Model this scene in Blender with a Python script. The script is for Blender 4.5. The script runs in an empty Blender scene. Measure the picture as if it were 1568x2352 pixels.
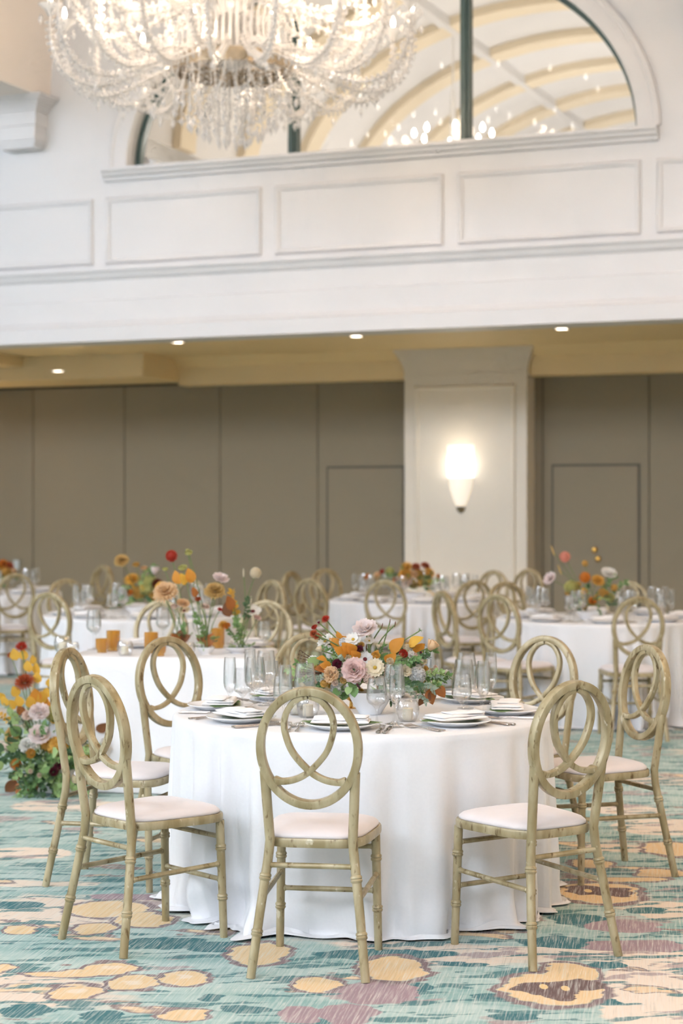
import bpy, math, random
from mathutils import Vector, Matrix, Quaternion
random.seed(7)
PI = math.pi
sc = bpy.context.scene
COL = sc.collection

# ---------------------------------------------------------------- camera, world, light, exposure
F, YH, XC, EYE = 4200.0, 1165.0, 784.0, 1.6          # focal length in px of the 1568x2352 frame, horizon row, eye height
cam_d = bpy.data.cameras.new('camera'); cam = bpy.data.objects.new('camera', cam_d); COL.objects.link(cam)
cam.location = (0, 0, EYE); cam.rotation_euler = (PI / 2, 0, 0)
cam_d.sensor_fit = 'VERTICAL'; cam_d.sensor_height = 36; cam_d.lens = F * 36 / 2352
cam_d.shift_y = -(1176 - YH) / 2352
cam_d.dof.use_dof = True; cam_d.dof.focus_distance = 6.7; cam_d.dof.aperture_fstop = 2.7
cam_d.clip_end = 200
sc.camera = cam

ANG = math.radians(22)                                 # the room is turned 22 degrees to the view
UX, UY = math.cos(ANG), -math.sin(ANG)
VX, VY = math.sin(ANG), math.cos(ANG)
OY = 17.85                                             # the upper back wall crosses the view axis here
def R(u, v, z=0.0): return Vector((u * UX + v * VX, OY + u * UY + v * VY, z))
ROOM = Matrix.Translation((0, OY, 0)) @ Matrix.Rotation(-ANG, 4, 'Z')
def pix(x, y, Y): return Vector(((x - XC) / F * Y, Y, EYE - (y - YH) / F * Y))
def at_height(x, y, z):
    Y = (EYE - z) * F / (y - YH); return Vector(((x - XC) / F * Y, Y, z))
def wallhit(x, y, v):
    a = (x - XC) / F; Y = (v + OY * VY) / (a * VX + VY); X = a * Y
    return X * UX + (Y - OY) * UY, EYE - (y - YH) / F * Y

w = bpy.data.worlds.new('world'); sc.world = w; w.use_nodes = True
w.node_tree.nodes['Background'].inputs[0].default_value = (0.86, 0.93, 1.0, 1)
w.node_tree.nodes['Background'].inputs[1].default_value = 1.0

w.cycles.sampling_method = 'NONE'
def area(name, loc, target, sx, sy, watts, color):
    d = bpy.data.lights.new(name, 'AREA'); d.shape = 'RECTANGLE'; d.size = sx; d.size_y = sy; d.energy = watts; d.color = color
    o = bpy.data.objects.new(name, d); COL.objects.link(o); o.location = loc
    o.rotation_euler = (Vector(target) - Vector(loc)).to_track_quat('-Z', 'Y').to_euler()
    return o
DAY = (0.775, 0.86, 1.0)
# assumed daylight: added area lights before solid rear and left walls, no windows modelled
for uu in (-7.1, 0.28, 7.67):
    area('assumed_daylight_rear', R(uu, -23.4, 7.8), R(uu, 0, 2.0), 4.6, 2.6, 470, DAY)
for vv, ww in ((-20.0, 640), (-13.5, 260), (-7.5, 60)):
    area('assumed_daylight_side', R(-10.5, vv, 6.9), R(4, vv + 1.5, 0.6), 5.4, 3.4, ww, DAY)

sc.view_settings.view_transform = 'Standard'; sc.view_settings.look = 'None'
sc.view_settings.gamma = 1; sc.view_settings.use_curve_mapping = False
sc.view_settings.exposure = 0.60
sc.cycles.use_denoising = True
sc.cycles.max_bounces = 6; sc.cycles.diffuse_bounces = 3; sc.cycles.glossy_bounces = 2; sc.cycles.transmission_bounces = 4; sc.cycles.transparent_max_bounces = 14
sc.cycles.use_adaptive_sampling = True; sc.cycles.adaptive_threshold = 0.12; sc.cycles.adaptive_min_samples = 10
sc.cycles.sample_clamp_indirect = 6
sc.cycles.caustics_reflective = False; sc.cycles.caustics_refractive = False

# ---------------------------------------------------------------- materials
def lin(c): return c / 12.92 if c <= 0.04045 else ((c + 0.055) / 1.055) ** 2.4
def rgb(r, g, b): return (lin(r / 255), lin(g / 255), lin(b / 255), 1)
M = {}
def mat(name, col, rough=0.6, metal=0.0, noise=0.0, nscale=30, bump=0.0, sheen=0.0, spec=0.5, sub=0.0, emit=None, estr=0.0, stretch=(1, 1, 1), dark=None):
    m = bpy.data.materials.new(name); m.use_nodes = True; nt = m.node_tree; b = nt.nodes['Principled BSDF']
    b.inputs['Base Color'].default_value = col; b.inputs['Roughness'].default_value = rough; b.inputs['Metallic'].default_value = metal
    b.inputs['Specular IOR Level'].default_value = spec
    if sheen: b.inputs['Sheen Weight'].default_value = sheen
    if emit: m.cycles.emission_sampling = 'NONE'; b.inputs['Emission Color'].default_value = emit; b.inputs['Emission Strength'].default_value = estr
    if noise or bump:
        tc = nt.nodes.new('ShaderNodeTexCoord'); mp = nt.nodes.new('ShaderNodeMapping'); mp.inputs['Scale'].default_value = stretch
        n = nt.nodes.new('ShaderNodeTexNoise'); n.inputs['Scale'].default_value = nscale; n.inputs['Detail'].default_value = 4
        nt.links.new(tc.outputs['Object'], mp.inputs[0]); nt.links.new(mp.outputs[0], n.inputs[0])
        if noise:
            r = nt.nodes.new('ShaderNodeValToRGB'); r.color_ramp.elements[0].position = 0.3; r.color_ramp.elements[1].position = 0.62
            dk = dark or tuple(c * (1 - noise) for c in col[:3]) + (1,)
            r.color_ramp.elements[0].color = dk; r.color_ramp.elements[1].color = col
            nt.links.new(n.outputs[0], r.inputs[0]); nt.links.new(r.outputs[0], b.inputs['Base Color'])
        if bump:
            bp = nt.nodes.new('ShaderNodeBump'); bp.inputs['Strength'].default_value = bump; bp.inputs['Distance'].default_value = 0.004
            nt.links.new(n.outputs[0], bp.inputs['Height']); nt.links.new(bp.outputs[0], b.inputs['Normal'])
    M[name] = m; return m
def glass(name, tint, gloss=0.9, base=0.06, edge=0.55, body=None, rough=0.02):
    m = bpy.data.materials.new(name); m.use_nodes = True; nt = m.node_tree; nt.nodes.remove(nt.nodes['Principled BSDF'])
    out = nt.nodes['Material Output']
    tr = nt.nodes.new('ShaderNodeBsdfTransparent'); tr.inputs[0].default_value = tint
    gl = nt.nodes.new('ShaderNodeBsdfGlossy'); gl.inputs[0].default_value = (gloss, gloss, gloss, 1); gl.inputs['Roughness'].default_value = rough
    lw = nt.nodes.new('ShaderNodeLayerWeight'); lw.inputs[0].default_value = 0.45
    mr = nt.nodes.new('ShaderNodeMapRange'); mr.inputs['To Min'].default_value = base; mr.inputs['To Max'].default_value = edge
    nt.links.new(lw.outputs['Facing'], mr.inputs[0])
    mx = nt.nodes.new('ShaderNodeMixShader'); nt.links.new(mr.outputs[0], mx.inputs[0]); nt.links.new(gl.outputs[0], mx.inputs[2])
    if body:
        df = nt.nodes.new('ShaderNodeBsdfTranslucent'); df.inputs[0].default_value = body[0]
        d2 = nt.nodes.new('ShaderNodeBsdfDiffuse'); d2.inputs[0].default_value = body[0]
        ad = nt.nodes.new('ShaderNodeMixShader'); ad.inputs[0].default_value = 0.5
        nt.links.new(df.outputs[0], ad.inputs[1]); nt.links.new(d2.outputs[0], ad.inputs[2])
        m2 = nt.nodes.new('ShaderNodeMixShader'); m2.inputs[0].default_value = body[1]
        nt.links.new(tr.outputs[0], m2.inputs[1]); nt.links.new(ad.outputs[0], m2.inputs[2]); nt.links.new(m2.outputs[0], mx.inputs[1])
    else: nt.links.new(tr.outputs[0], mx.inputs[1])
    nt.links.new(mx.outputs[0], out.inputs[0]); M[name] = m; return m
mat('wall_white', rgb(228, 227, 227), 0.5, noise=0.02, nscale=2)
mat('vault_cream', rgb(250, 240, 230), 0.7, noise=0.02, nscale=2)
mat('rib_cream', rgb(234, 220, 194), 0.6, noise=0.03, nscale=2)
mat('soffit_cream', rgb(244, 220, 172), 0.55, noise=0.03, nscale=2)
mat('pillar_cream', rgb(232, 224, 210), 0.5, noise=0.02, nscale=3)
mat('partition_taupe', rgb(148, 138, 118), 0.85, noise=0.06, nscale=120, bump=0.1)
mat('partition_joint', rgb(96, 92, 82), 0.8, noise=0.1, nscale=60)
mat('frame_green', rgb(70, 92, 88), 0.35, noise=0.1, nscale=20)
mat('cloth_white', rgb(236, 236, 237), 0.5, noise=0.02, nscale=90, bump=0.04, sheen=0.25)
mat('linen_far', rgb(232, 226, 222), 0.6, noise=0.03, nscale=60, sheen=0.2)
mat('cushion', rgb(228, 219, 216), 0.85, noise=0.04, nscale=14, sheen=0.4)
mat('china', rgb(246, 246, 246), 0.18, noise=0.01, nscale=8)
mat('napkin', rgb(250, 248, 246), 0.8, noise=0.03, nscale=40, sheen=0.3)
mat('silver', rgb(208, 196, 188), 0.2, metal=1.0, noise=0.1, nscale=20)
mat('brass', rgb(214, 170, 92), 0.25, metal=1.0, noise=0.1, nscale=20)
mat('wax', rgb(250, 240, 214), 0.5, noise=0.02, nscale=20)
mat('steel_rod', rgb(150, 140, 124), 0.3, metal=0.9, noise=0.1, nscale=20)
mat('ring_metal', rgb(186, 170, 146), 0.3, metal=0.7, noise=0.15, nscale=12)
mat('table_wood', rgb(150, 120, 88), 0.6, noise=0.3, nscale=12)
mat('switch_plate', rgb(205, 212, 214), 0.4, noise=0.02, nscale=9)
mat('stem', rgb(118, 138, 84), 0.6, noise=0.2, nscale=30)
mat('twig', rgb(96, 66, 50), 0.7, noise=0.3, nscale=30)
mat('center_yellow', rgb(196, 160, 60), 0.8, noise=0.3, nscale=200)
mat('center_dark', rgb(110, 40, 44), 0.8, noise=0.3, nscale=200)
mat('bulb', (1, 0.96, 0.9, 1), 0.3, emit=(1, 0.93, 0.84, 1), estr=14, noise=0.01, nscale=9)
mat('lamp_lens', (1, 0.95, 0.88, 1), 0.3, emit=(1, 0.86, 0.72, 1), estr=9, noise=0.01, nscale=9)
mat('sconce_glow', (1, 0.96, 0.9, 1), 0.4, emit=(1, 0.93, 0.84, 1), estr=3.2, noise=0.01, nscale=9)
mat('sconce_shade', rgb(246, 236, 220), 0.4, emit=(1, 0.9, 0.78, 1), estr=0.35, noise=0.02, nscale=9)
glass('clear_glass', (0.985, 0.988, 0.988, 1), base=0.06, edge=0.62)
glass('pane_glass', (0.97, 0.97, 0.95, 1), base=0.02, edge=0.25)
glass('amber_glass', (0.97, 0.80, 0.42, 1), base=0.05, edge=0.35, body=(rgb(232, 184, 84), 0.5))
glass('crystal', (0.98, 0.98, 0.98, 1), base=0.06, edge=0.3, body=(rgb(254, 253, 252), 0.72), rough=0.15)
PETAL = dict(white=(248, 245, 238), cream=(244, 232, 204), pink=(248, 234, 230), rosepink=(246, 220, 214), peach=(248, 216, 172), blush=(248, 226, 210),
             yellow=(238, 190, 90), mustard=(222, 178, 92), orange=(226, 142, 48), red=(196, 62, 40), rust=(186, 90, 50), burgundy=(104, 24, 48),
             lime=(212, 210, 136), brown=(120, 62, 38), tan=(222, 190, 124), greywhite=(238, 238, 236), coral=(240, 168, 146),
             leaf_green=(122, 158, 96), leaf_dark=(84, 116, 78), leaf_light=(176, 204, 138), leaf_orange=(226, 156, 58), leaf_gold=(236, 188, 76), leaf_rust=(182, 114, 58),
             leaf_grey=(168, 186, 166), leaf_brown=(140, 92, 58), leaf_magnolia=(124, 156, 84))
def petal_mat(name, col):
    # thin petals and leaves let light through
    m = mat(name, col, 0.6, noise=0.10, nscale=60, sheen=0.1); nt = m.node_tree; b = nt.nodes['Principled BSDF']; out = nt.nodes['Material Output']
    tr = nt.nodes.new('ShaderNodeBsdfTranslucent'); mx = nt.nodes.new('ShaderNodeMixShader'); mx.inputs[0].default_value = 0.38
    src = b.inputs['Base Color'].links[0].from_socket; nt.links.new(src, tr.inputs[0]); nt.links.new(b.outputs[0], mx.inputs[1]); nt.links.new(tr.outputs[0], mx.inputs[2]); nt.links.new(mx.outputs[0], out.inputs[0])
for k, c in PETAL.items(): petal_mat('petal_' + k, rgb(*c))
def chair_mat():
    m = bpy.data.materials.new('chair_paint'); m.use_nodes = True; nt = m.node_tree; b = nt.nodes['Principled BSDF']; L = nt.links.new
    b.inputs['Roughness'].default_value = 0.36; b.inputs['Metallic'].default_value = 0.12
    tc = nt.nodes.new('ShaderNodeTexCoord'); info = nt.nodes.new('ShaderNodeObjectInfo')
    off = nt.nodes.new('ShaderNodeVectorMath'); off.operation = 'ADD'; L(tc.outputs['Object'], off.inputs[0]); L(info.outputs['Random'], off.inputs[1])
    def layer(scale, st, lo, hi, c0, c1, prev=None):
        mp = nt.nodes.new('ShaderNodeMapping'); mp.inputs['Scale'].default_value = st; L(off.outputs[0], mp.inputs[0])
        n = nt.nodes.new('ShaderNodeTexNoise'); n.inputs['Scale'].default_value = scale; n.inputs['Detail'].default_value = 5; L(mp.outputs[0], n.inputs[0])
        r = nt.nodes.new('ShaderNodeMapRange'); r.inputs['From Min'].default_value = lo; r.inputs['From Max'].default_value = hi; L(n.outputs[0], r.inputs[0])
        x = nt.nodes.new('ShaderNodeMix'); x.data_type = 'RGBA'; L(r.outputs[0], x.inputs[0])
        if prev is None: x.inputs[6].default_value = c0
        else: L(prev, x.inputs[6])
        x.inputs[7].default_value = c1; return x.outputs[2], n.outputs[0]
    c, n0 = layer(20, (1, 1, 0.3), 0.38, 0.62, rgb(152, 136, 98), rgb(182, 168, 134))
    c, _ = layer(55, (1, 1, 0.35), 0.60, 0.70, None, rgb(110, 88, 52), c)      # rubbed brown
    c, _ = layer(38, (1, 1, 0.5), 0.67, 0.72, None, rgb(206, 196, 170), c)     # chipped pale
    L(c, b.inputs['Base Color']); bp = nt.nodes.new('ShaderNodeBump'); bp.inputs['Strength'].default_value = 0.15; bp.inputs['Distance'].default_value = 0.003; L(n0, bp.inputs['Height']); L(bp.outputs[0], b.inputs['Normal'])
    M['chair_paint'] = m
chair_mat()

# ---------------------------------------------------------------- mesh builder
class MB:
    def __init__(s): s.v = []; s.f = []; s.m = []
    def add(s, vs, fs, m=0):
        o = len(s.v); s.v.extend(tuple(p) for p in vs); s.f.extend(tuple(i + o for i in f) for f in fs); s.m.extend([m] * len(fs)); return s
    def box(s, x0, x1, y0, y1, z0, z1, m=0, mtx=None):
        vs = [Vector(p) for p in ((x0, y0, z0), (x1, y0, z0), (x1, y1, z0), (x0, y1, z0), (x0, y0, z1), (x1, y0, z1), (x1, y1, z1), (x0, y1, z1))]
        if mtx: vs = [mtx @ p for p in vs]
        return s.add(vs, [(0, 3, 2, 1), (4, 5, 6, 7), (0, 1, 5, 4), (1, 2, 6, 5), (2, 3, 7, 6), (3, 0, 4, 7)], m)
    def lathe(s, prof, seg=24, o=(0, 0, 0), m=0, cap0=True, cap1=True, ellip=1.0):
        ox, oy, oz = o; vs = []; n = len(prof)
        for r, z in prof:
            for k in range(seg):
                a = 2 * PI * k / seg; vs.append((ox + r * math.cos(a), oy + r * ellip * math.sin(a), oz + z))
        fs = [(i * seg + k, i * seg + (k + 1) % seg, (i + 1) * seg + (k + 1) % seg, (i + 1) * seg + k) for i in range(n - 1) for k in range(seg)]
        if cap0 and prof[0][0] > 1e-6: fs.append(tuple(reversed(range(seg))))
        if cap1 and prof[-1][0] > 1e-6: fs.append(tuple((n - 1) * seg + k for k in range(seg)))
        return s.add(vs, fs, m)
    def tube(s, path, rad, seg=8, m=0, cap=True):
        path = [Vector(p) for p in path]; n = len(path)
        if not isinstance(rad, (list, tuple)): rad = [rad] * n
        t = (path[1] - path[0]).normalized(); a = t.orthogonal().normalized(); vs = []
        for i in range(n):
            t2 = (path[min(i + 1, n - 1)] - path[max(i - 1, 0)]).normalized()
            a = (a - t2 * a.dot(t2)); a = a.normalized() if a.length > 1e-6 else t2.orthogonal().normalized()
            b = t2.cross(a)
            for k in range(seg):
                g = 2 * PI * k / seg; vs.append(path[i] + (a * math.cos(g) + b * math.sin(g)) * rad[i])
        fs = [(i * seg + k, i * seg + (k + 1) % seg, (i + 1) * seg + (k + 1) % seg, (i + 1) * seg + k) for i in range(n - 1) for k in range(seg)]
        if cap: fs += [tuple(reversed(range(seg))), tuple((n - 1) * seg + k for k in range(seg))]
        return s.add(vs, fs, m)
    def sweep(s, path, N, prof, closed=False, m=0, scale=None):
        path = [Vector(p) for p in path]; n = len(path); q = len(prof); N = Vector(N); vs = []
        for i in range(n):
            if closed: t = path[(i + 1) % n] - path[i - 1]
            else: t = path[min(i + 1, n - 1)] - path[max(i - 1, 0)]
            sd = t.normalized().cross(N).normalized(); sc_ = scale[i] if scale else 1
            for a, b in prof: vs.append(path[i] + sd * a * sc_ + N * b * sc_)
        fs = []
        for i in range(n if closed else n - 1):
            j = (i + 1) % n
            for k in range(q): fs.append((i * q + k, i * q + (k + 1) % q, j * q + (k + 1) % q, j * q + k))
        if not closed: fs += [tuple(reversed(range(q))), tuple((n - 1) * q + k for k in range(q))]
        return s.add(vs, fs, m)
    def octa(s, c, r, m=0, zs=1.0):
        x, y, z = c
        return s.add([(x + r, y, z), (x - r, y, z), (x, y + r, z), (x, y - r, z), (x, y, z + r * zs), (x, y, z - r * zs)],
                     [(0, 2, 4), (2, 1, 4), (1, 3, 4), (3, 0, 4), (2, 0, 5), (1, 2, 5), (3, 1, 5), (0, 3, 5)], m)
    def mesh(s, name, mats, smooth=True, angle=40):
        me = bpy.data.meshes.new(name); me.from_pydata(s.v, [], s.f)
        for x in mats if isinstance(mats, (list, tuple)) else [mats]: me.materials.append(M[x] if isinstance(x, str) else x)
        me.polygons.foreach_set('material_index', s.m); me.validate(); me.update()
        if smooth:
            me.polygons.foreach_set('use_smooth', [True] * len(me.polygons))
            try: me.set_sharp_from_angle(angle=math.radians(angle))
            except Exception: pass
        return me
    def build(s, name, mats, parent=None, smooth=True, angle=40):
        return link(name, s.mesh(name, mats, smooth, angle), parent)
def link(name, me, parent=None, mtx=None):
    o = bpy.data.objects.new(name, me); COL.objects.link(o)
    if parent: o.parent = parent
    if mtx is not None: o.matrix_local = mtx
    return o
def tag(o, label=None, cat=None, group=None, kind=None):
    if label: o['label'] = label
    if cat: o['category'] = cat
    if group: o['group'] = group
    if kind: o['kind'] = kind
    return o
def thing(name, label, cat, loc=(0, 0, 0), rz=0, group=None, mtx=None):
    o = bpy.data.objects.new(name, None); COL.objects.link(o); o.empty_display_size = 0.05
    if mtx is not None: o.matrix_world = mtx
    else: o.location = loc; o.rotation_euler = (0, 0, rz)
    return tag(o, label, cat, group)
def struct(name, me_or_mb, mats=None, parent=None, room=True, smooth=False):
    o = me_or_mb.build(name, mats, parent, smooth) if isinstance(me_or_mb, MB) else link(name, me_or_mb, parent)
    if not parent:
        o['kind'] = 'structure'
        if room: o.matrix_world = ROOM
    return o
def rrect(a, b, r=0.3, n=3):
    pts = []; rr = min(a, b) * r
    for cx, cy, a0 in ((a - rr, b - rr, 0), (-a + rr, b - rr, PI / 2), (-a + rr, -b + rr, PI), (a - rr, -b + rr, 1.5 * PI)):
        for k in range(n + 1):
            g = a0 + PI / 2 * k / n; pts.append((cx + rr * math.cos(g), cy + rr * math.sin(g)))
    return pts
def smoothpath(p, n=6):
    p = [Vector(x) for x in p]; out = []
    for i in range(len(p) - 1):
        p0, p1, p2, p3 = p[max(i - 1, 0)], p[i], p[i + 1], p[min(i + 2, len(p) - 1)]
        for k in range(n):
            t = k / n; out.append(0.5 * ((2 * p1) + (p2 - p0) * t + (2 * p0 - 5 * p1 + 4 * p2 - p3) * t * t + (3 * p1 - p0 - 3 * p2 + p3) * t ** 3))
    return out + [p[-1]]
def aim(n, roll=0.0):
    return (Quaternion(Vector(n).normalized(), roll) @ Vector((0, 0, 1)).rotation_difference(Vector(n).normalized())).to_matrix().to_4x4()
# ---------------------------------------------------------------- carpet (flat print: procedural nodes)
def floor_px(x, y): 
    p = at_height(x, y, 0.0); return p.x, p.y
def carpet():
    m = bpy.data.materials.new('carpet'); m.use_nodes = True; nt = m.node_tree; L = nt.links.new; N = nt.nodes.new
    b = nt.nodes['Principled BSDF']; b.inputs['Roughness'].default_value = 0.95; b.inputs['Specular IOR Level'].default_value = 0.1
    geo = N('ShaderNodeNewGeometry')
    def mapping(scale, rot=0.0, src=None, typ='POINT', loc=(0, 0, 0)):
        n = N('ShaderNodeMapping'); n.vector_type = typ; n.inputs['Scale'].default_value = scale; n.inputs['Rotation'].default_value = (0, 0, rot); n.inputs['Location'].default_value = loc
        s_ = src or geo.outputs['Position']
        if rot and typ == 'POINT':                     # turn first, then stretch
            r_ = N('ShaderNodeMapping'); r_.inputs['Rotation'].default_value = (0, 0, rot); L(s_, r_.inputs[0]); s_ = r_.outputs[0]; n.inputs['Rotation'].default_value = (0, 0, 0)
        L(s_, n.inputs[0]); return n.outputs[0]
    def noise(vec, s, d=3, rough=0.55):
        n = N('ShaderNodeTexNoise'); n.inputs['Scale'].default_value = s; n.inputs['Detail'].default_value = d; n.inputs['Roughness'].default_value = rough; L(vec, n.inputs[0]); return n.outputs[0]
    def mth(op, a, c=None, clamp=False):
        n = N('ShaderNodeMath'); n.operation = op; n.use_clamp = clamp
        for i, x in enumerate((a, c)):
            if x is None: continue
            if isinstance(x, (int, float)): n.inputs[i].default_value = x
            else: L(x, n.inputs[i])
        return n.outputs[0]
    def step(x, lo, hi):
        n = N('ShaderNodeMapRange'); n.inputs['From Min'].default_value = lo; n.inputs['From Max'].default_value = hi; L(x, n.inputs[0]); return n.outputs[0]
    def mix(fac, a, c):
        n = N('ShaderNodeMix'); n.data_type = 'RGBA'
        if isinstance(fac, (int, float)): n.inputs[0].default_value = fac
        else: L(fac, n.inputs[0])
        for i, x in ((6, a), (7, c)):
            if isinstance(x, tuple): n.inputs[i].default_value = x
            else: L(x, n.inputs[i])
        return n.outputs[2]
    # warped position so that every printed outline is ragged
    wn = N('ShaderNodeTexNoise'); wn.inputs['Scale'].default_value = 9; wn.inputs['Detail'].default_value = 4; L(mapping((0.6, 1.6, 1)), wn.inputs[0])
    sub = N('ShaderNodeVectorMath'); sub.operation = 'SUBTRACT'; sub.inputs[1].default_value = (0.5, 0.5, 0.5); L(wn.outputs['Color'], sub.inputs[0])
    scl = N('ShaderNodeVectorMath'); scl.operation = 'SCALE'; scl.inputs['Scale'].default_value = 0.12; L(sub.outputs[0], scl.inputs[0])
    ad = N('ShaderNodeVectorMath'); ad.operation = 'ADD'; L(geo.outputs['Position'], ad.inputs[0]); L(scl.outputs[0], ad.inputs[1])
    wp = ad.outputs[0]
    def blobs(lst, warp=True):
        cur = None
        for x, y, rx, ry in lst:
            cx, cy = floor_px(x, y); k = cy / F; a = rx * k; c = abs(floor_px(x, y - ry)[1] - floor_px(x, y + ry)[1]) / 2
            n = mapping((a, c, 1), 0, wp if warp else None, 'TEXTURE', (cx, cy, 0))
            ln = N('ShaderNodeVectorMath'); ln.operation = 'LENGTH'; L(n, ln.inputs[0])
            cur = ln.outputs['Value'] if cur is None else mth('MINIMUM', cur, ln.outputs['Value'])
        return cur
    S = 0.17
    streak = noise(mapping((120, 4.0, 1), S), 1.0, 4, 0.65)
    streak2 = noise(mapping((210, 7.0, 1), S), 1.0, 3, 0.6)
    # base: aqua fields and cream drifts
    big = noise(mapping((0.5, 1.1, 1), 0.2, wp), 1.3, 4)
    aqua = mix(step(noise(mapping((1.0, 3.0, 1), 0.1, wp), 2.0, 3), 0.35, 0.6), rgb(146, 182, 178), rgb(186, 208, 202))
    base = mix(step(big, 0.54, 0.60), aqua, rgb(232, 216, 198))
    right = blobs([(1560, 2310, 190, 110), (1500, 2205, 150, 34), (1130, 2182, 160, 9), (1530, 2090, 80, 22), (1520, 1900, 120, 20), (1440, 1860, 90, 12), (60, 1960, 110, 14), (100, 2030, 130, 8), (150, 1850, 130, 14), (1200, 2184, 200, 7)])
    base = mix(step(right, 1.02, 0.96), base, rgb(236, 222, 205))
    tan2 = noise(mapping((0.9, 2.2, 1), 0.35, wp, loc=(3, 1, 0)), 1.7, 3)
    base = mix(mth('MULTIPLY', step(tan2, 0.61, 0.62), step(tan2, 0.68, 0.65)), base, rgb(150, 134, 132))
    base = mix(step(tan2, 0.635, 0.65), base, rgb(232, 208, 172))
    mv = noise(mapping((1.1, 2.4, 1), -0.2, wp, loc=(9, 4, 0)), 1.5, 3)
    base = mix(mth('MULTIPLY', step(mv, 0.60, 0.615), 0.85), base, rgb(176, 158, 158))
    # dark teal dashes, long across the view
    dash = noise(mapping((1.1, 6.0, 1), -0.1, wp, loc=(5, 2, 0)), 2.6, 3)
    base = mix(mth('MULTIPLY', step(dash, 0.545, 0.57), 0.9), base, rgb(82, 130, 134))
    dk = blobs([(1278, 2164, 90, 15), (1390, 2217, 42, 9), (1330, 2112, 70, 15), (880, 2192, 170, 13), (380, 2165, 90, 15), (500, 2175, 70, 12), (1480, 2090, 50, 9), (60, 2320, 60, 16), (480, 2290, 30, 9), (1150, 2290, 60, 7), (1060, 2215, 60, 6), (950, 2270, 50, 12), (560, 2320, 60, 10), (230, 2330, 60, 10), (1180, 2335, 60, 8), (1380, 2300, 50, 7), (30, 2080, 70, 10)])
    base = mix(step(dk, 1.03, 0.97), base, rgb(72, 122, 128))
    mau = blobs([(870, 2280, 100, 28), (800, 2330, 70, 26), (1431, 2128, 90, 16), (1457, 2172, 120, 13), (690, 2330, 50, 22), (290, 2060, 80, 8), (620, 2100, 60, 8)])
    base = mix(step(mau, 1.03, 0.97), base, rgb(168, 146, 152))
    tn = blobs([(252, 2225, 56, 15), (306, 2258, 58, 16), (426, 2246, 58, 16), (173, 2279, 58, 17), (418, 2332, 50, 15), (597, 2190, 66, 26), (730, 2261, 56, 15), (46, 2136, 34, 10), (5, 2225, 24, 10), (250, 2088, 90, 20), (219, 2133, 52, 12), (332, 2113, 64, 15), (905, 2226, 76, 28), (1309, 2232, 58, 20), (1268, 2272, 112, 36), (1375, 2050, 92, 24), (1520, 2006, 56, 9), (1356, 1984, 44, 10), (1540, 1950, 60, 16), (1440, 2020, 90, 5), (150, 2236, 90, 8)])
    base = mix(mth('MULTIPLY', step(tn, 1.28, 1.2), step(tn, 1.0, 1.04)), base, rgb(140, 122, 124))
    base = mix(step(tn, 1.03, 0.97), base, rgb(233, 205, 160))
    core = blobs([(252, 2222, 22, 5), (306, 2256, 22, 5), (426, 2243, 22, 5), (173, 2276, 22, 6)])
    base = mix(mth('MULTIPLY', step(core, 1.2, 0.7), 0.7), base, rgb(240, 226, 208))
    fox = blobs([(1240, 2270, 60, 15), (1330, 2262, 62, 12), (1285, 2280, 46, 16), (1345, 2044, 44, 12), (1412, 2050, 50, 10)])
    base = mix(step(fox, 1.03, 0.97), base, rgb(118, 98, 96))
    eye = blobs([(1248, 2266, 10, 6), (1298, 2270, 10, 6), (1350, 2046, 9, 4)], False)
    base = mix(step(eye, 1.05, 0.95), base, rgb(232, 204, 150))
    # worn streaks of the pile
    base = mix(mth('MULTIPLY', step(streak, 0.48, 0.68), 0.55), base, rgb(226, 228, 220))
    base = mix(mth('MULTIPLY', step(streak, 0.46, 0.28), 0.32), base, rgb(120, 150, 150))
    base = mix(mth('MULTIPLY', step(streak2, 0.57, 0.68), 0.5), base, rgb(242, 236, 226))
    L(base, b.inputs['Base Color'])
    bp = N('ShaderNodeBump'); bp.inputs['Strength'].default_value = 0.25; bp.inputs['Distance'].default_value = 0.004
    L(noise(geo.outputs['Position'], 500, 2), bp.inputs['Height']); L(bp.outputs[0], b.inputs['Normal'])
    M['carpet'] = m
carpet()

# ---------------------------------------------------------------- the hall
UL, UR, VB, VF = -10.9, 11.6, -24.0, 3.72
UC, AW, AH, ZS = 0.284, 2.646, 1.90, 5.08             # lunette: centre, half width, height, sill
ZV, VAW, VAH = 5.85, 3.56, 2.35                        # vault springing
PITCH = 7.67
struct('floor', MB().box(UL, UR, VB, VF, -0.1, 0.0), 'carpet')
def prism(u0, u1, prof, m=0, mb=None):                 # profile of (v, z) run along u
    mb = mb or MB(); n = len(prof); vs = [(u0, a, c) for a, c in prof] + [(u1, a, c) for a, c in prof]
    fs = [(k, (k + 1) % n, n + (k + 1) % n, n + k) for k in range(n)] + [tuple(reversed(range(n))), tuple(range(n, 2 * n))]
    return mb.add(vs, fs, m)
def arch_z(u): return ZS + AH * math.sqrt(max(0, 1 - ((u - UC) / AW) ** 2))
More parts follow.
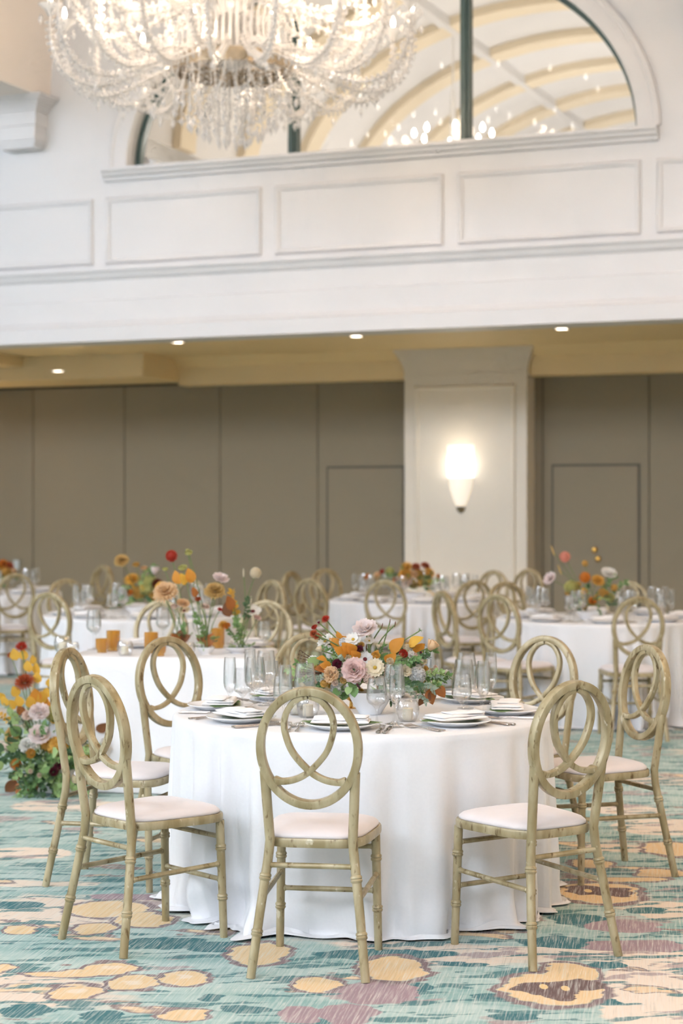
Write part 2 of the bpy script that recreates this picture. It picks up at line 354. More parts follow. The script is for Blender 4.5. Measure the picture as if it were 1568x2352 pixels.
# upper back wall with the lunette cut through it
mb = MB(); T = 0.34; ztop = 9.6
for a, c in ((UL, UC - AW), (UC + AW, UR)): mb.box(a, c, 0, T, 3.36, ztop)
mb.box(UC - AW, UC + AW, 0, T, 3.36, ZS)
us = [UC - AW * math.cos(PI * k / 48) for k in range(49)]
for a, c in zip(us[:-1], us[1:]):
    za, zc = arch_z(a), arch_z(c)
    mb.add([(a, 0, za), (c, 0, zc), (c, 0, ztop), (a, 0, ztop), (a, T, za), (c, T, zc), (c, T, ztop), (a, T, ztop)],
           [(0, 1, 2, 3), (7, 6, 5, 4), (4, 5, 1, 0), (3, 2, 6, 7)])
wall_back = struct('wall_back', mb, 'wall_white')
cornice = prism(UL, UR, [(0.0, 4.06), (-0.10, 4.05), (-0.10, 4.025), (-0.075, 4.0), (-0.06, 3.96), (-0.03, 3.93), (-0.03, 3.735), (-0.055, 3.725), (-0.055, 3.51), (-0.075, 3.50),
                         (-0.085, 3.47), (-0.12, 3.45), (-0.12, 3.30), (0.30, 3.30), (0.30, 3.40), (0.0, 3.40)])
struct('fascia', cornice, 'wall_white', wall_back)
def frame_molding(u0, u1, z0, z1, v, wdt=0.055, dep=0.032, parent=None, matn='wall_white', name='panel_molding'):
    prof = [(0, 0), (0.006, -dep * 0.5), (wdt * 0.35, -dep), (wdt * 0.7, -dep * 0.8), (wdt, -dep * 0.25), (wdt, 0)]
    mb = MB(); n = len(prof); cs = ((u0, z0, 1, 1), (u1, z0, -1, 1), (u1, z1, -1, -1), (u0, z1, 1, -1)); vs = []
    for cu, cz, su, sz in cs:
        for o, d in prof: vs.append((cu + su * o, v + d, cz + sz * o))
    fs = [(i * n + k, i * n + k + 1, ((i + 1) % 4) * n + k + 1, ((i + 1) % 4) * n + k) for i in range(4) for k in range(n - 1)]
    o = mb.add(vs, fs).build(name, matn, parent, True, 30)
    return o
for k in range(-2, 5):
    u0 = -2.615 + 1.905 * (k); frame_molding(u0, u0 + 1.765, 4.095, 4.785, 0.0, parent=wall_back)
# corbels where the vaults meet the wall
for uc in (UC - PITCH / 2 - PITCH, UC - PITCH / 2, UC + PITCH / 2):
    mb = MB()
    for z0, z1, hw, dv in ((5.33, 5.365, 0.20, 0.20), (5.365, 5.40, 0.225, 0.22), (5.40, 5.55, 0.235, 0.24), (5.55, 5.565, 0.25, 0.255), (5.565, 5.70, 0.25, 0.25), (5.70, 5.72, 0.27, 0.27)):
        mb.box(uc - hw, uc + hw, -dv, 0.0, z0, z1)
    for j in range(6):
        t0, t1 = j / 6, (j + 1) / 6; mb.box(uc - 0.27 - 0.10 * t1 ** 1.5, uc + 0.27 + 0.10 * t1 ** 1.5, -0.27 - 0.10 * t1 ** 1.5, 0, 5.72 + 0.11 * t0, 5.72 + 0.11 * t1)
    mb.box(uc - 0.385, uc + 0.385, -0.385, 0, 5.83, ZV)
    o = struct('corbel', mb, 'wall_white', wall_back)
# lunette window
win = MB().sweep([(UC - (AW - 0.03) * math.cos(PI * k / 64), 0.20, ZS + (AH - 0.03) * math.sin(PI * k / 64)) for k in range(65)], (0, 1, 0), rrect(0.028, 0.05, 0.2, 1))
window_1 = struct('window_1', win, 'frame_green', smooth=True)
MUL = (-0.589, 1.215)
for mu in MUL:
    b_ = MB().box(mu - 0.048, mu + 0.048, 0.15, 0.25, ZS - 0.02, arch_z(mu) - 0.02).box(mu - 0.016, mu + 0.016, 0.125, 0.275, ZS - 0.02, arch_z(mu) - 0.02)
    b_.build('mullion', 'frame_green', window_1, False)
edges = (UC - AW + 0.03, MUL[0] - 0.03, MUL[0] + 0.03, MUL[1] - 0.03, MUL[1] + 0.03, UC + AW - 0.03)
for i in range(3):
    a, c = edges[2 * i], edges[2 * i + 1]; pts = [(a + (c - a) * k / 24) for k in range(25)]; vs = []; fs = []
    for p in pts: vs += [(p, 0.2, ZS - 0.01), (p, 0.2, max(ZS, arch_z(p) - 0.04))]
    for k in range(24): fs.append((2 * k, 2 * k + 2, 2 * k + 3, 2 * k + 1))
    MB().add(vs, fs).build('pane', 'pane_glass', window_1, False)
arch = MB().sweep([(UC - (AW + 0.105) * math.cos(PI * k / 64), -0.012, ZS + (AH + 0.09) * math.sin(PI * k / 64)) for k in range(65)], (0, 1, 0),
                  [(-0.11, 0.03), (-0.11, -0.03), (-0.06, -0.05), (0.03, -0.03), (0.06, -0.05), (0.10, -0.04), (0.11, 0.03)])
struct('trim_1', arch, 'wall_white', smooth=True)
sill = prism(UC - 2.90, UC + 2.84, [(0.10, ZS - 0.01), (-0.13, ZS - 0.01), (-0.13, ZS - 0.04), (-0.10, ZS - 0.06), (-0.09, ZS - 0.085), (-0.05, ZS - 0.10), (-0.045, ZS - 0.13), (0.0, ZS - 0.14), (0.10, ZS - 0.14)])
struct('trim_2', sill, 'wall_white')
# vaulted ceilings: the hall, and the next hall seen through the lunette
def vault(name, v0, v1, cs, matn, rib_step=None, ribm='rib_cream', VAH=VAH):
    mb = MB()
    for c in cs:
        vs = []; fs = []
        for k in range(33):
            a = PI * k / 32
            for v in (v0, v1): vs.append((c - VAW * math.cos(a), v, ZV + VAH * math.sin(a)))
        for k in range(32): fs.append((2 * k, 2 * k + 2, 2 * k + 3, 2 * k + 1))
        mb.add(vs, fs)
        mb.box(c + VAW - 0.0, c + PITCH - VAW, v0, v1, ZV, ZV + 0.05)
    mb.box(cs[0] - PITCH + VAW, cs[0] - VAW, v0, v1, ZV, ZV + 0.05)
    o = struct(name, mb, matn, smooth=True)
    if rib_step:
        v = v0 + rib_step * 0.5
        while v < v1:
            for c in cs:
                MB().sweep([(c - (VAW - 0.05) * math.cos(PI * k / 40), v, ZV + (VAH - 0.05) * math.sin(PI * k / 40)) for k in range(41)], (0, 1, 0), [(-0.06, -0.2), (0.07, -0.2), (0.07, 0.2), (-0.06, 0.2)]).build('rib', ribm, o, True, 30)
            v += rib_step
    return o
vault('ceiling', VB, 0.0, (UC - PITCH, UC, UC + PITCH), 'vault_cream', VAH=3.45)
c2 = vault('ceiling_next_hall', T, 22.0, (UC - PITCH, UC, UC + PITCH), 'wall_white', 1.75)
for du in (-1.35, 1.35):                                # long beams of the next hall's vault
    zz = ZV + VAH * math.sqrt(1 - (du / VAW) ** 2) - 0.06
    MB().box(UC + du - 0.07, UC + du + 0.07, T, 22.0, zz - 0.06, zz + 0.08).build('beam', 'wall_white', c2, False)
struct('wall_next_hall', MB().box(UL, UR, 22.0, 22.2, 3.5, 8.6).box(UL - 0.2, UL, T, 22, 3.5, 8.6).box(UR, UR + 0.2, T, 22, 3.5, 8.6).box(UL, UR, 3.9, 22, 3.44, 3.5), 'wall_white')
struct('wall_left', MB().box(UL - 0.2, UL, VB, VF, 0, ztop), 'wall_white')
struct('wall_right', MB().box(UR, UR + 0.2, VB, VF, 0, ztop), 'wall_white')
struct('wall_rear', MB().box(UL, UR, VB - 0.2, VB, 0, ztop), 'wall_white')
# under the gallery
ZC = 3.42
struct('ceiling_gallery', MB().box(UL, UR, 0.28, VF + 0.1, ZC, ZC + 0.06), 'soffit_cream')
PL, PR, PV = -0.585, 0.885, 3.40
hdr = [(3.72, ZC), (3.30, ZC), (3.33, ZC - 0.03), (3.40, ZC - 0.07), (3.44, ZC - 0.10), (3.46, ZC - 0.11), (3.46, 3.09), (3.72, 3.09)]
mb = prism(-3.55, PL + 0.02, hdr); prism(PR - 0.02, UR, hdr, mb=mb)
struct('trim_3', mb, 'soffit_cream')
# dropped beams over the far left bay
mb = MB().box(UL, -3.55, 2.55, VF, 3.14, ZC)
struct('trim_4', mb, 'soffit_cream')
mb = MB().box(-5.6, -5.2, 0.30, 2.55, 3.30, ZC).box(-9.0, -8.6, 0.30, 2.55, 3.30, ZC)
struct('trim_5', mb, 'soffit_cream')
# partition panels, each a leaf of the folding wall
wp_ = struct('wall_partition', MB().box(UL, UR, VF + 0.03, VF + 0.12, 0, ZC), 'partition_joint')
js = [-10.9, -9.70, -8.39, -7.08, -5.77, -4.44, -3.11, -1.81, -0.45]
segs = list(zip(js[:-1], js[1:])) + [(0.75, 0.98), (0.98, 2.21), (2.21, 3.52), (3.52, 4.83), (4.83, 6.14), (6.14, 7.45), (7.45, 8.76), (8.76, 10.1), (10.1, 11.6)]
for a, c in segs:
    MB().box(a + 0.006, c - 0.006, VF, VF + 0.035, 0.015, 3.11).build('wall_panel', 'partition_taupe', wp_, False)
for nm, a, c, knobs in (('door_1', -1.67, -0.72, False), ('door_2', 1.11, 2.085, True)):
    d = struct(nm, MB().box(a - 0.025, c + 0.025, VF - 0.006, VF, 0.0, 2.09), 'partition_joint')
    MB().box(a, c, VF - 0.016, VF - 0.005, 0.012, 2.065).build('door_leaf', 'partition_taupe', d, False)
    if knobs:
        for (x, y) in ((1365, 1263), (1373, 1284)):
            uu, zz = wallhit(x, y, VF - 0.02); MB().lathe([(0.0, 0.0), (0.034, 0.0), (0.036, 0.012), (0.02, 0.03), (0.0, 0.032)], 14).build('door_knob', 'brass', d).matrix_local = Matrix.Translation((uu, VF - 0.016, zz)) @ Matrix.Rotation(PI / 2, 4, 'X')
# pillar with flared capital and a framed face
mb = MB().box(PL, PR, PV, VF + 0.02, 0, 3.12)
for j in range(8):
    t0, t1 = j / 8, (j + 1) / 8; e = 0.10 * t1 ** 2; mb.box(PL - e, PR + e, PV - e, VF, 3.12 + 0.30 * t0, 3.12 + 0.30 * t1)
mb.box(PL - 0.012, PR + 0.012, PV - 0.012, VF, 3.09, 3.12)
pillar = struct('pillar', mb, 'pillar_cream')
a, zt = wallhit(952, 888, PV); c, _ = wallhit(1184, 888, PV)
frame_molding(a, c, 0.35, zt, PV, 0.05, 0.024, pillar, 'pillar_cream')
for uc in (PL - PITCH, PR + PITCH - 1.47):             # the next pillars along the gallery
    mb = MB().box(uc, uc + 1.47, PV, VF, 0, 3.12).box(uc - 0.1, uc + 1.57, PV - 0.1, VF, 3.3, ZC)
    struct('pillar', mb, 'pillar_cream')
mbb = MB().box(UL, PL, VF - 0.02, VF, 0, 0.1).box(PR, UR, VF - 0.02, VF, 0, 0.1)
struct('baseboard_back', mbb, 'pillar_cream')
uu, zz = wallhit(38, 1297, VF)
o = tag(MB().box(uu - 0.04, uu + 0.04, VF - 0.012, VF - 0.001, zz - 0.06, zz + 0.06).box(uu - 0.012, uu + 0.012, VF - 0.02, VF - 0.012, zz - 0.025, zz + 0.025).build('light_switch', 'switch_plate'), 'small pale switch plate on the taupe folding wall', 'light switch')
o.matrix_world = ROOM

def point(name, loc, watts, color, r=0.06, parent=None):
    d = bpy.data.lights.new(name, 'POINT'); d.energy = watts; d.color = color; d.shadow_soft_size = r
    o = bpy.data.objects.new(name, d); COL.objects.link(o); o.location = loc
    if parent: o.parent = parent
    return o
WARM = (1.0, 0.60, 0.26)
# recessed downlights in the gallery ceiling
def downlight(p, label, watts=60, zc=ZC):
    t = thing('downlight', label, 'downlight', p, 0, 'recessed downlights under the gallery')
    MB().lathe([(0.062, 0.0), (0.088, 0.0), (0.09, -0.006), (0.064, -0.01), (0.062, 0.0)], 24, cap0=False, cap1=False).build('trim_ring', 'china', t)
    MB().lathe([(0.0, -0.004), (0.062, -0.004)], 24, cap0=False, cap1=False).build('lens', 'lamp_lens', t)
    d = bpy.data.lights.new('downlight_lamp', 'SPOT'); d.energy = watts; d.color = WARM; d.spot_size = 1.5; d.spot_blend = 0.7; d.shadow_soft_size = 0.05
    s = bpy.data.objects.new('downlight_lamp', d); COL.objects.link(s); s.parent = t; s.location = (0, 0, -0.03)
for (x, y, lb, zc) in ((408, 785, 'lit recessed downlight above the folding wall, leftmost of three along the gallery edge', ZC), (818, 771, 'lit recessed downlight in the gallery ceiling, middle of three along its edge', ZC),
                       (1290, 754, 'lit recessed downlight in the gallery ceiling to the upper right of the pillar', ZC), (133, 851, 'lit recessed downlight set deep in the lowered beam at far left', 3.14)):
    downlight(at_height(x, y, zc), lb, 78, zc)
# wall sconce
uu, zz = wallhit(1058, 1048, PV)
t = thing('wall_sconce', 'lit half cone glass sconce on the cream pillar', 'sconce', mtx=ROOM @ Matrix.Translation((uu, PV, zz)))
def half(prof, seg=20):
    vs = []; n = len(prof)
    for r, z in prof:
        for k in range(seg + 1):
            a = PI + PI * k / seg; vs.append((r * math.cos(a), r * 0.85 * math.sin(a), z))
    return MB().add(vs, [(i * (seg + 1) + k, i * (seg + 1) + k + 1, (i + 1) * (seg + 1) + k + 1, (i + 1) * (seg + 1) + k) for i in range(n - 1) for k in range(seg)])
half([(0.155, 0.0), (0.158, -0.06), (0.155, -0.17), (0.15, -0.24)]).build('lit_shade', 'sconce_glow', t)
half([(0.15, -0.24), (0.145, -0.30), (0.13, -0.38), (0.09, -0.50), (0.05, -0.58)]).build('lower_shade', 'sconce_shade', t)
half([(0.055, -0.575), (0.05, -0.61), (0.03, -0.64), (0.0, -0.66)]).build('finial', 'steel_rod', t)
MB().box(-0.16, 0.16, -0.01, 0.0, 0.02, 0.13).build('back_plate', 'sconce_shade', t, False)
point('pillar_lamp', (0, -0.30, 0.06), 1.6, (1, 0.82, 0.58), 0.07, t)
for uc in (PL - PITCH + 0.73, PR + PITCH - 0.74): point('pillar_lamp', R(uc, PV - 0.2, 2.2), 40, (1, 0.68, 0.36), 0.07)  # added lamps without sconces, out of view, to brighten the gallery ceiling
# ---------------------------------------------------------------- chairs
def lean(z): return -0.205 - (z - 0.45) * 0.13
def node_leg(path, r0, r1, nodes):
    # a turned bamboo leg: a tapering rod with raised double rings at the nodes
    P = [Vector(p) for p in path]; zs = sorted(set([p.z for p in P] + [z + d for z in nodes for d in (-0.016, -0.013, -0.009, -0.004, 0.0, 0.004, 0.009, 0.013, 0.016)]))
    def pos(z):
        for a, b in zip(P[:-1], P[1:]):
            lo, hi = min(a.z, b.z), max(a.z, b.z)
            if lo - 1e-6 <= z <= hi + 1e-6: return a.lerp(b, (z - a.z) / (b.z - a.z))
        return P[-1]
    zmin, zmax = zs[0], zs[-1]; pts, rad = [], []
    for z in zs:
        r = r0 + (r1 - r0) * (z - zmin) / (zmax - zmin)
        for n in nodes:
            d = abs(z - n)
            if d <= 0.0165: r += (0.0, 0.0015, 0.0035, 0.0045, 0.002)[min(4, int((0.0165 - d) / 0.0036))]
        pts.append(pos(z)); rad.append(r)
    return MB().tube(pts, rad, 12)
def seat_outline(k=1.0, n=48):
    out = []
    for i in range(n):
        a = 2 * PI * i / n; c, s = math.cos(a), math.sin(a); e = 2 / 4.4
        x = math.copysign(abs(c) ** e, c); y = math.copysign(abs(s) ** e, s)
        hw = 0.190 + 0.020 * y
        out.append((x * hw * k, 0.005 + y * 0.208 * k))
    return out
def stretcher(a, b, r=0.0095):
    a, b = Vector(a), Vector(b); pts, rad = [], []
    for t, rr in ((0, 1.0), (0.03, 1.0), (0.045, 1.35), (0.06, 1.0), (0.5, 1.05), (0.94, 1.0), (0.955, 1.35), (0.97, 1.0), (1, 1.0)):
        pts.append(a.lerp(b, t)); rad.append(r * rr)
    return MB().tube(pts, rad, 8)
CH = {}
def chair_meshes():
    P = 'chair_paint'
    # cushion
    mb = MB(); rings = [(0.0, 0.503), (0.35, 0.502), (0.6, 0.499), (0.8, 0.494), (0.92, 0.486), (0.975, 0.476), (0.985, 0.468), (0.96, 0.463)]; n = 48; vs = []; fs = []
    for k, z in rings:
        for (x, y) in seat_outline(max(k, 0.001) * 0.985): vs.append((x, y, z))
    for i in range(len(rings) - 1):
        for k in range(n): fs.append((i * n + k, (i + 1) * n + k, (i + 1) * n + (k + 1) % n, i * n + (k + 1) % n))
    CH['seat_cushion'] = [mb.add(vs, fs).mesh('seat_cushion', 'cushion', True, 70)]
    # seat frame
    mb = MB(); vs = []; fs = []
    lv = [(0.93, 0.432), (1.0, 0.434), (1.012, 0.44), (1.012, 0.458), (1.0, 0.464), (0.90, 0.464)]
    for k, z in lv:
        for (x, y) in seat_outline(k): vs.append((x, y, z))
    for i in range(len(lv) - 1):
        for k in range(n): fs.append((i * n + k, i * n + (k + 1) % n, (i + 1) * n + (k + 1) % n, (i + 1) * n + k))
    fs.append(tuple(reversed(range(n)))); fs.append(tuple((len(lv) - 1) * n + k for k in range(n)))
    CH['seat_frame'] = [mb.add(vs, fs).mesh('seat_frame', P, True, 35)]
    # oval back ring
    N = Vector((0, 1, 0.13)).normalized(); cz, hw, hh = 0.782, 0.168, 0.196
    path = [(hw * math.cos(2 * PI * k / 64), lean(cz + hh * math.sin(2 * PI * k / 64)), cz + hh * math.sin(2 * PI * k / 64)) for k in range(64)]
    CH['back_ring'] = [MB().sweep(path, N, rrect(0.0145, 0.018, 0.35, 2), True).mesh('back_ring', P, True, 35)]
    half_ = [(0.004, 0.962), (0.044, 0.945), (0.074, 0.907), (0.085, 0.862), (0.076, 0.81), (0.052, 0.758), (0.0, 0.702), (-0.045, 0.675), (-0.09, 0.665), (-0.124, 0.668)]
    sc_ = []
    for s in (1, -1):
        pp = smoothpath([(s * x, lean(z) + 0.001, z) for x, z in half_], 5)
        m_ = MB().sweep(pp, N, rrect(0.0105, 0.013 if s > 0 else 0.0125, 0.4, 2), scale=[1.0] * (len(pp) - 5) + [1.0, 1.12, 1.3, 1.35, 1.2])
        sc_.append(m_.mesh('back_scroll', P, True, 35))
    CH['back_scroll'] = sc_
    legs = []
    for s in (1, -1):
        pth = [(s * 0.197, -0.278, 0.0), (s * 0.172, -0.238, 0.22), (s * 0.149, -0.208, 0.40), (s * 0.143, lean(0.46), 0.46), (s * 0.150, lean(0.58), 0.58), (s * 0.156, lean(0.70), 0.70)]
        legs.append(node_leg(pth, 0.0155, 0.0175, (0.15, 0.335)).mesh('leg', P, True, 35))
    for s in (1, -1):
        legs.append(node_leg([(s * 0.181, 0.188, 0.0), (s * 0.172, 0.176, 0.436)], 0.0145, 0.0165, (0.15, 0.335)).mesh('leg', P, True, 35))
    CH['leg'] = legs
    fr = lambda s, z: (s * (0.181 - 0.009 * z / 0.436), 0.188 - 0.012 * z / 0.436, z)
    def rr_(s, z):
        t = z / 0.22 if z < 0.22 else (z - 0.22) / 0.18
        return (s * (0.197 - 0.025 * t), -0.278 + 0.04 * t, z) if z < 0.22 else (s * (0.172 - 0.023 * t), -0.238 + 0.03 * t, z)
    CH['stretcher'] = [stretcher(rr_(-1, 0.375), rr_(1, 0.375)).mesh('stretcher', P), stretcher(fr(-1, 0.375), fr(1, 0.375)).mesh('stretcher', P), stretcher(fr(-1, 0.215), fr(1, 0.215)).mesh('stretcher', P),
                       stretcher(rr_(1, 0.265), fr(1, 0.275)).mesh('stretcher', P), stretcher(rr_(-1, 0.265), fr(-1, 0.275)).mesh('stretcher', P)]
chair_meshes()
def chair(label, group, top, rz):
    # top: where the crest of the back ring stands; rz: the turn of the chair (0 faces away from the camera)
    off = Vector((0, lean(0.99), 0)); off.rotate(Matrix.Rotation(rz, 3, 'Z'))
    t = thing('dining_chair', label, 'chair', (top[0] - off.x, top[1] - off.y, 0), rz, group)
    for nm, ms in CH.items():
        for me in ms: link(nm, me, t)
    return t
def crest(x, y): Y = (EYE - 0.992) * F / (y - YH); return ((x - XC) / F * Y, Y)
def crest_around(x, y, c, rad, Yg=None):
    # the measured column of the crest, at the depth where the chair stands clear of its table's cloth
    a = (x - XC) / F; Y0 = crest(x, y)[1]; A_ = a * a + 1; B_ = -2 * (a * c[0] + c[1]); C_ = c[0] ** 2 + c[1] ** 2 - rad * rad; D_ = B_ * B_ - 4 * A_ * C_
    if D_ < 0: return (a * Y0, Y0)
    r = [(-B_ + s * math.sqrt(D_)) / (2 * A_) for s in (-1, 1)]; Y = min(r, key=lambda q: abs(q - (Yg or Y0)))
    if not Yg and math.hypot(a * Y0 - c[0], Y0 - c[1]) > rad: Y = Y0
    return (a * Y, Y)
def face(top, c): return math.atan2(-(c[0] - top[0]), c[1] - top[1])

NT = (0.085, 7.52)                                       # centre of the near round table
near = [(707, 1578, 'champagne oval-back chair seen from behind, closest to the camera', 'front', 0),
        (212, 1535, 'oval-back chair at the near table, nearer of the two overlapping on the left', 'front left', 0),
        (152, 1499, 'champagne oval-back chair at the near table, half hidden behind the nearer one on the left', 'left', 0.0),
        (381, 1462, 'champagne oval-back chair facing the camera between the near table and the sweetheart table', 'back left', 0),
        (708, 1452, 'champagne oval-back chair almost hidden behind the flowers of the near table', 'back', 0),
        (1254, 1460, 'pale oval-back chair behind the near table, facing the camera beyond the wine glasses', 'back right', 0),
        (1490, 1490, 'oval-back chair seen edge-on at the right edge of the near table', 'right', 0),
        (1322, 1553, 'worn oval-back chair at the near table, nearest on the right, seat toward the cloth', 'front right', 0)]
SEATS = []
for x, y, lb, place, dr in near:
    tp = crest_around(x, y, NT, 1.40 if place == 'right' else 1.33); rz = face(tp, NT) + dr
    chair(lb, 'chairs around the near round table', tp, rz); SEATS.append((place, rz))

TR, TM, TL, TF = (1.95, 13.85), (0.66, 16.6), (-1.56, 14.35), (-3.55, 18.1)
SW = (-0.98, 10.62); SWR = math.radians(-9)             # sweetheart table: centre and turn
far = [(1467, 1370, TR, 'oval-back chair seen from behind at the right round table', 0), (1443, 1334, TR, 'pale oval-back chair beyond the right round table, behind its flowers', 0),
       (1141, 1363, TR, 'oval-back chair turned toward the right round table, in front of the pillar base', 0), (1159, 1337, TR, 'oval-back chair beyond the right round table, tucked behind another oval back', 0),
       (1014, 1350, TR, 'oval-back chair seen edge-on between the middle and right round tables', 0),
       (884, 1327, TM, 'oval-back chair seen square from behind at the middle round table', 0), (1090, 1326, TM, 'oval-back chair at the middle round table, facing left below the sconce', 0, 1.41),
       (1134, 1316, TM, 'oval-back chair at the far side of the middle round table by the pillar', 0), (1215, 1320, TM, 'oval-back chair set farthest back, at the right corner of the pillar', 0, 1.9, 18.1),
       (745, 1310, TM, 'golden oval-back chair farthest back at the left of the middle round table', 0, 1.72, 18.1), (710, 1319, TM, 'golden oval-back chair left of the middle table, overlapped by the one behind', 0.1, 1.36, 15.6),
       (667, 1316, TM, 'golden oval-back chair seen edge-on, leftmost at the middle round table', 0.0, 1.36, 17.3),
       (110, 1355, TL, 'oval-back chair turned toward the left round table, left of the candles', 0), (150, 1329, TL, 'golden oval-back chair beyond the left round table, behind its plates', 0),
       (433, 1330, TL, 'golden oval-back chair beyond the left round table, behind the tall stems', 0), (627, 1332, TL, 'golden oval-back chair at the right side of the left round table', 0),
       (37, 1317, TF, 'oval-back chair seen from behind at the far corner table', 0), (238, 1304, TF, 'golden oval-back chair edge-on by the taupe wall, facing the far corner table', 0, 1.5, 18.4)]
for x, y, c, lb, dr, *rad in far:
    tp = crest_around(x, y, c, *(rad or (1.33,))); chair(lb, 'chairs around the distant round tables', tp, face(tp, c) + dr)
for x, y, lb in ((372, 1378, 'oval-back chair behind the sweetheart table, left one of the pair'), (612, 1378, 'oval-back chair behind the sweetheart table, right one of the pair')):
    tp = crest(x, y); chair(lb, 'pair of chairs at the sweetheart table', tp, PI + SWR)

# ---------------------------------------------------------------- tables and cloths
TH = 0.76
def table_round(c, label):
    t = thing('banquet_table', label, 'table', (c[0], c[1], 0), 0.3, 'round banquet tables')
    MB().lathe([(0, 0.72), (0.755, 0.72), (0.762, 0.728), (0.762, 0.748), (0.755, 0.754), (0, 0.754)], 48).build('table_top', 'table_wood', t)
    for k in range(4):
        a = PI / 4 + PI / 2 * k; MB().tube([(0.5 * math.cos(a), 0.5 * math.sin(a), 0.0), (0.46 * math.cos(a), 0.46 * math.sin(a), 0.72)], 0.018, 8).build('leg', 'steel_rod', t)
def cloth_round(c, label, seed, matn='cloth_white', folds=26, seg=288, cat='tablecloth'):
    rnd = random.Random(seed); R0 = 0.772
    ph = [rnd.uniform(0, 2 * PI) for _ in range(8)]; am = [rnd.uniform(0.5, 1) for _ in range(8)]
    def fold(a):
        w_ = a + 0.12 * math.sin(3 * a + ph[0]) + 0.06 * math.sin(7 * a + ph[1])
        s = am[0] * math.sin(folds * w_ + ph[2]) + 0.55 * am[1] * math.sin((folds * 0.5 + 1) * w_ + ph[3]) + 0.35 * am[2] * math.sin((folds * 2 - 3) * w_ + ph[4])
        s = s / 1.6; return s - 0.35 * s * s
    def slow(a): return 0.5 + 0.3 * math.sin(2 * a + ph[5]) + 0.3 * math.sin(5 * a + ph[6])
    rows = []
    for r in (0.02, 0.2, 0.4, 0.6, 0.72, 0.755): rows.append(('t', r, TH))
    rows += [('t', 0.768, TH - 0.004), ('t', 0.776, TH - 0.013)]
    nd = 30
    for i in range(1, nd + 1): rows.append(('d', i / nd, 0))
    for i in range(1, 8): rows.append(('p', i / 7, 0))
    vs = []; fs = []
    for kind, p, z in rows:
        for k in range(seg):
            a = 2 * PI * k / seg; f = fold(a)
            if kind == 't': r, zz = p, z
            elif kind == 'd':
                zz = (TH - 0.013) * (1 - p) + 0.012 * p
                amp = 0.003 + 0.045 * p ** 0.6 + 0.06 * p ** 2; r = 0.776 + 0.035 * p + amp * (f - 0.35) * (0.55 + 0.75 * slow(a))
                if p > 0.72: # the surplus length buckles just above the floor
                    q = (p - 0.72) / 0.28; r += 0.03 * q * math.sin(9 * a + ph[1] + 5 * q) * slow(a); zz += 0.012 * q * (1 - q) * 4 * math.sin(23 * a + ph[2])
            else:
                r = 0.776 + 0.035 + 0.108 * (f - 0.35) * (0.55 + 0.75 * slow(a)) + 0.03 * math.sin(9 * a + ph[1] + 5) * slow(a)
                out = (0.015 + 0.055 * max(0, slow(a) + 0.25 * math.sin(19 * a + ph[3]))); r += out * p
                zz = 0.008 + 0.028 * abs(math.sin(PI * p * 1.5 + 6 * a)) * max(0, 0.6 + 0.6 * math.sin(17 * a + ph[4])) * (1 - p * 0.8)
            vs.append((r * math.cos(a), r * math.sin(a), zz))
    for i in range(len(rows) - 1):
        for k in range(seg): fs.append((i * seg + k, (i + 1) * seg + k, (i + 1) * seg + (k + 1) % seg, i * seg + (k + 1) % seg))
    fs.append(tuple(range(seg)))
    o = MB().add(vs, fs).build('tablecloth', matn, None, True, 80); o.location = (c[0], c[1], 0)
    return tag(o, label, cat, 'floor-length tablecloths')
for c, nm, sd in ((NT, 'near', 3), (TR, 'right', 11), (TM, 'middle', 17), (TL, 'left', 23), (TF, 'far corner', 31)):
    table_round(c, f'round banquet table hidden under the cloth of the {nm} setting')
    cloth_round(c, {'near': 'floor-length white satin cloth pooling on the carpet under the near round table', 'right': 'pale floor-length cloth on the right round table before the taupe door',
                    'middle': 'pale floor-length cloth on the middle round table in front of the pillar', 'left': 'pale floor-length cloth on the left round table behind the sweetheart table',
                    'far corner': 'pale floor-length cloth on the round table in the far left corner'}[nm], sd, 'cloth_white', 20 if nm == 'near' else 34, 288 if nm == 'near' else 200)
# sweetheart table
t = thing('sweetheart_table', 'rectangular table hidden under the white cloth of the sweetheart setting', 'table', (SW[0], SW[1], 0), SWR)
HX, HY = 0.545, 0.40
MB().box(-HX + 0.02, HX - 0.02, -HY + 0.02, HY - 0.02, 0.72, 0.752).build('table_top', 'table_wood', t, False)
for sx in (-1, 1):
    for sy in (-1, 1): MB().box(sx * (HX - 0.08) - 0.02, sx * (HX - 0.08) + 0.02, sy * (HY - 0.08) - 0.02, sy * (HY - 0.08) + 0.02, 0, 0.72).build('leg', 'table_wood', t, False)
per = []
def edge(a, b, n):
    for k in range(n): per.append((a[0] + (b[0] - a[0]) * k / n, a[1] + (b[1] - a[1]) * k / n))
rc = 0.03
for (cx, cy, a0), nxt in zip(((HX - rc, HY - rc, 0), (-HX + rc, HY - rc, PI / 2), (-HX + rc, -HY + rc, PI), (HX - rc, -HY + rc, 1.5 * PI)), range(4)):
    arc = [(cx + rc * math.cos(a0 + PI / 2 * k / 5), cy + rc * math.sin(a0 + PI / 2 * k / 5)) for k in range(6)]
    per += arc[:-1]
    nc = ((-HX + rc, HY), (-HX, -HY + rc), (HX - rc, -HY), (HX, HY - rc))[nxt]; edge(arc[-1], nc, 46 if nxt % 2 == 0 else 34)
vs = []; fs = []; n = len(per); rowz = [(0.0, TH), (0.5, TH), (0.97, TH), (0.99, TH - 0.004), (1.0, TH - 0.012)]
for k_, z in rowz:
    for x, y in per: vs.append((x * max(k_, 0.01), y * max(k_, 0.01), z))
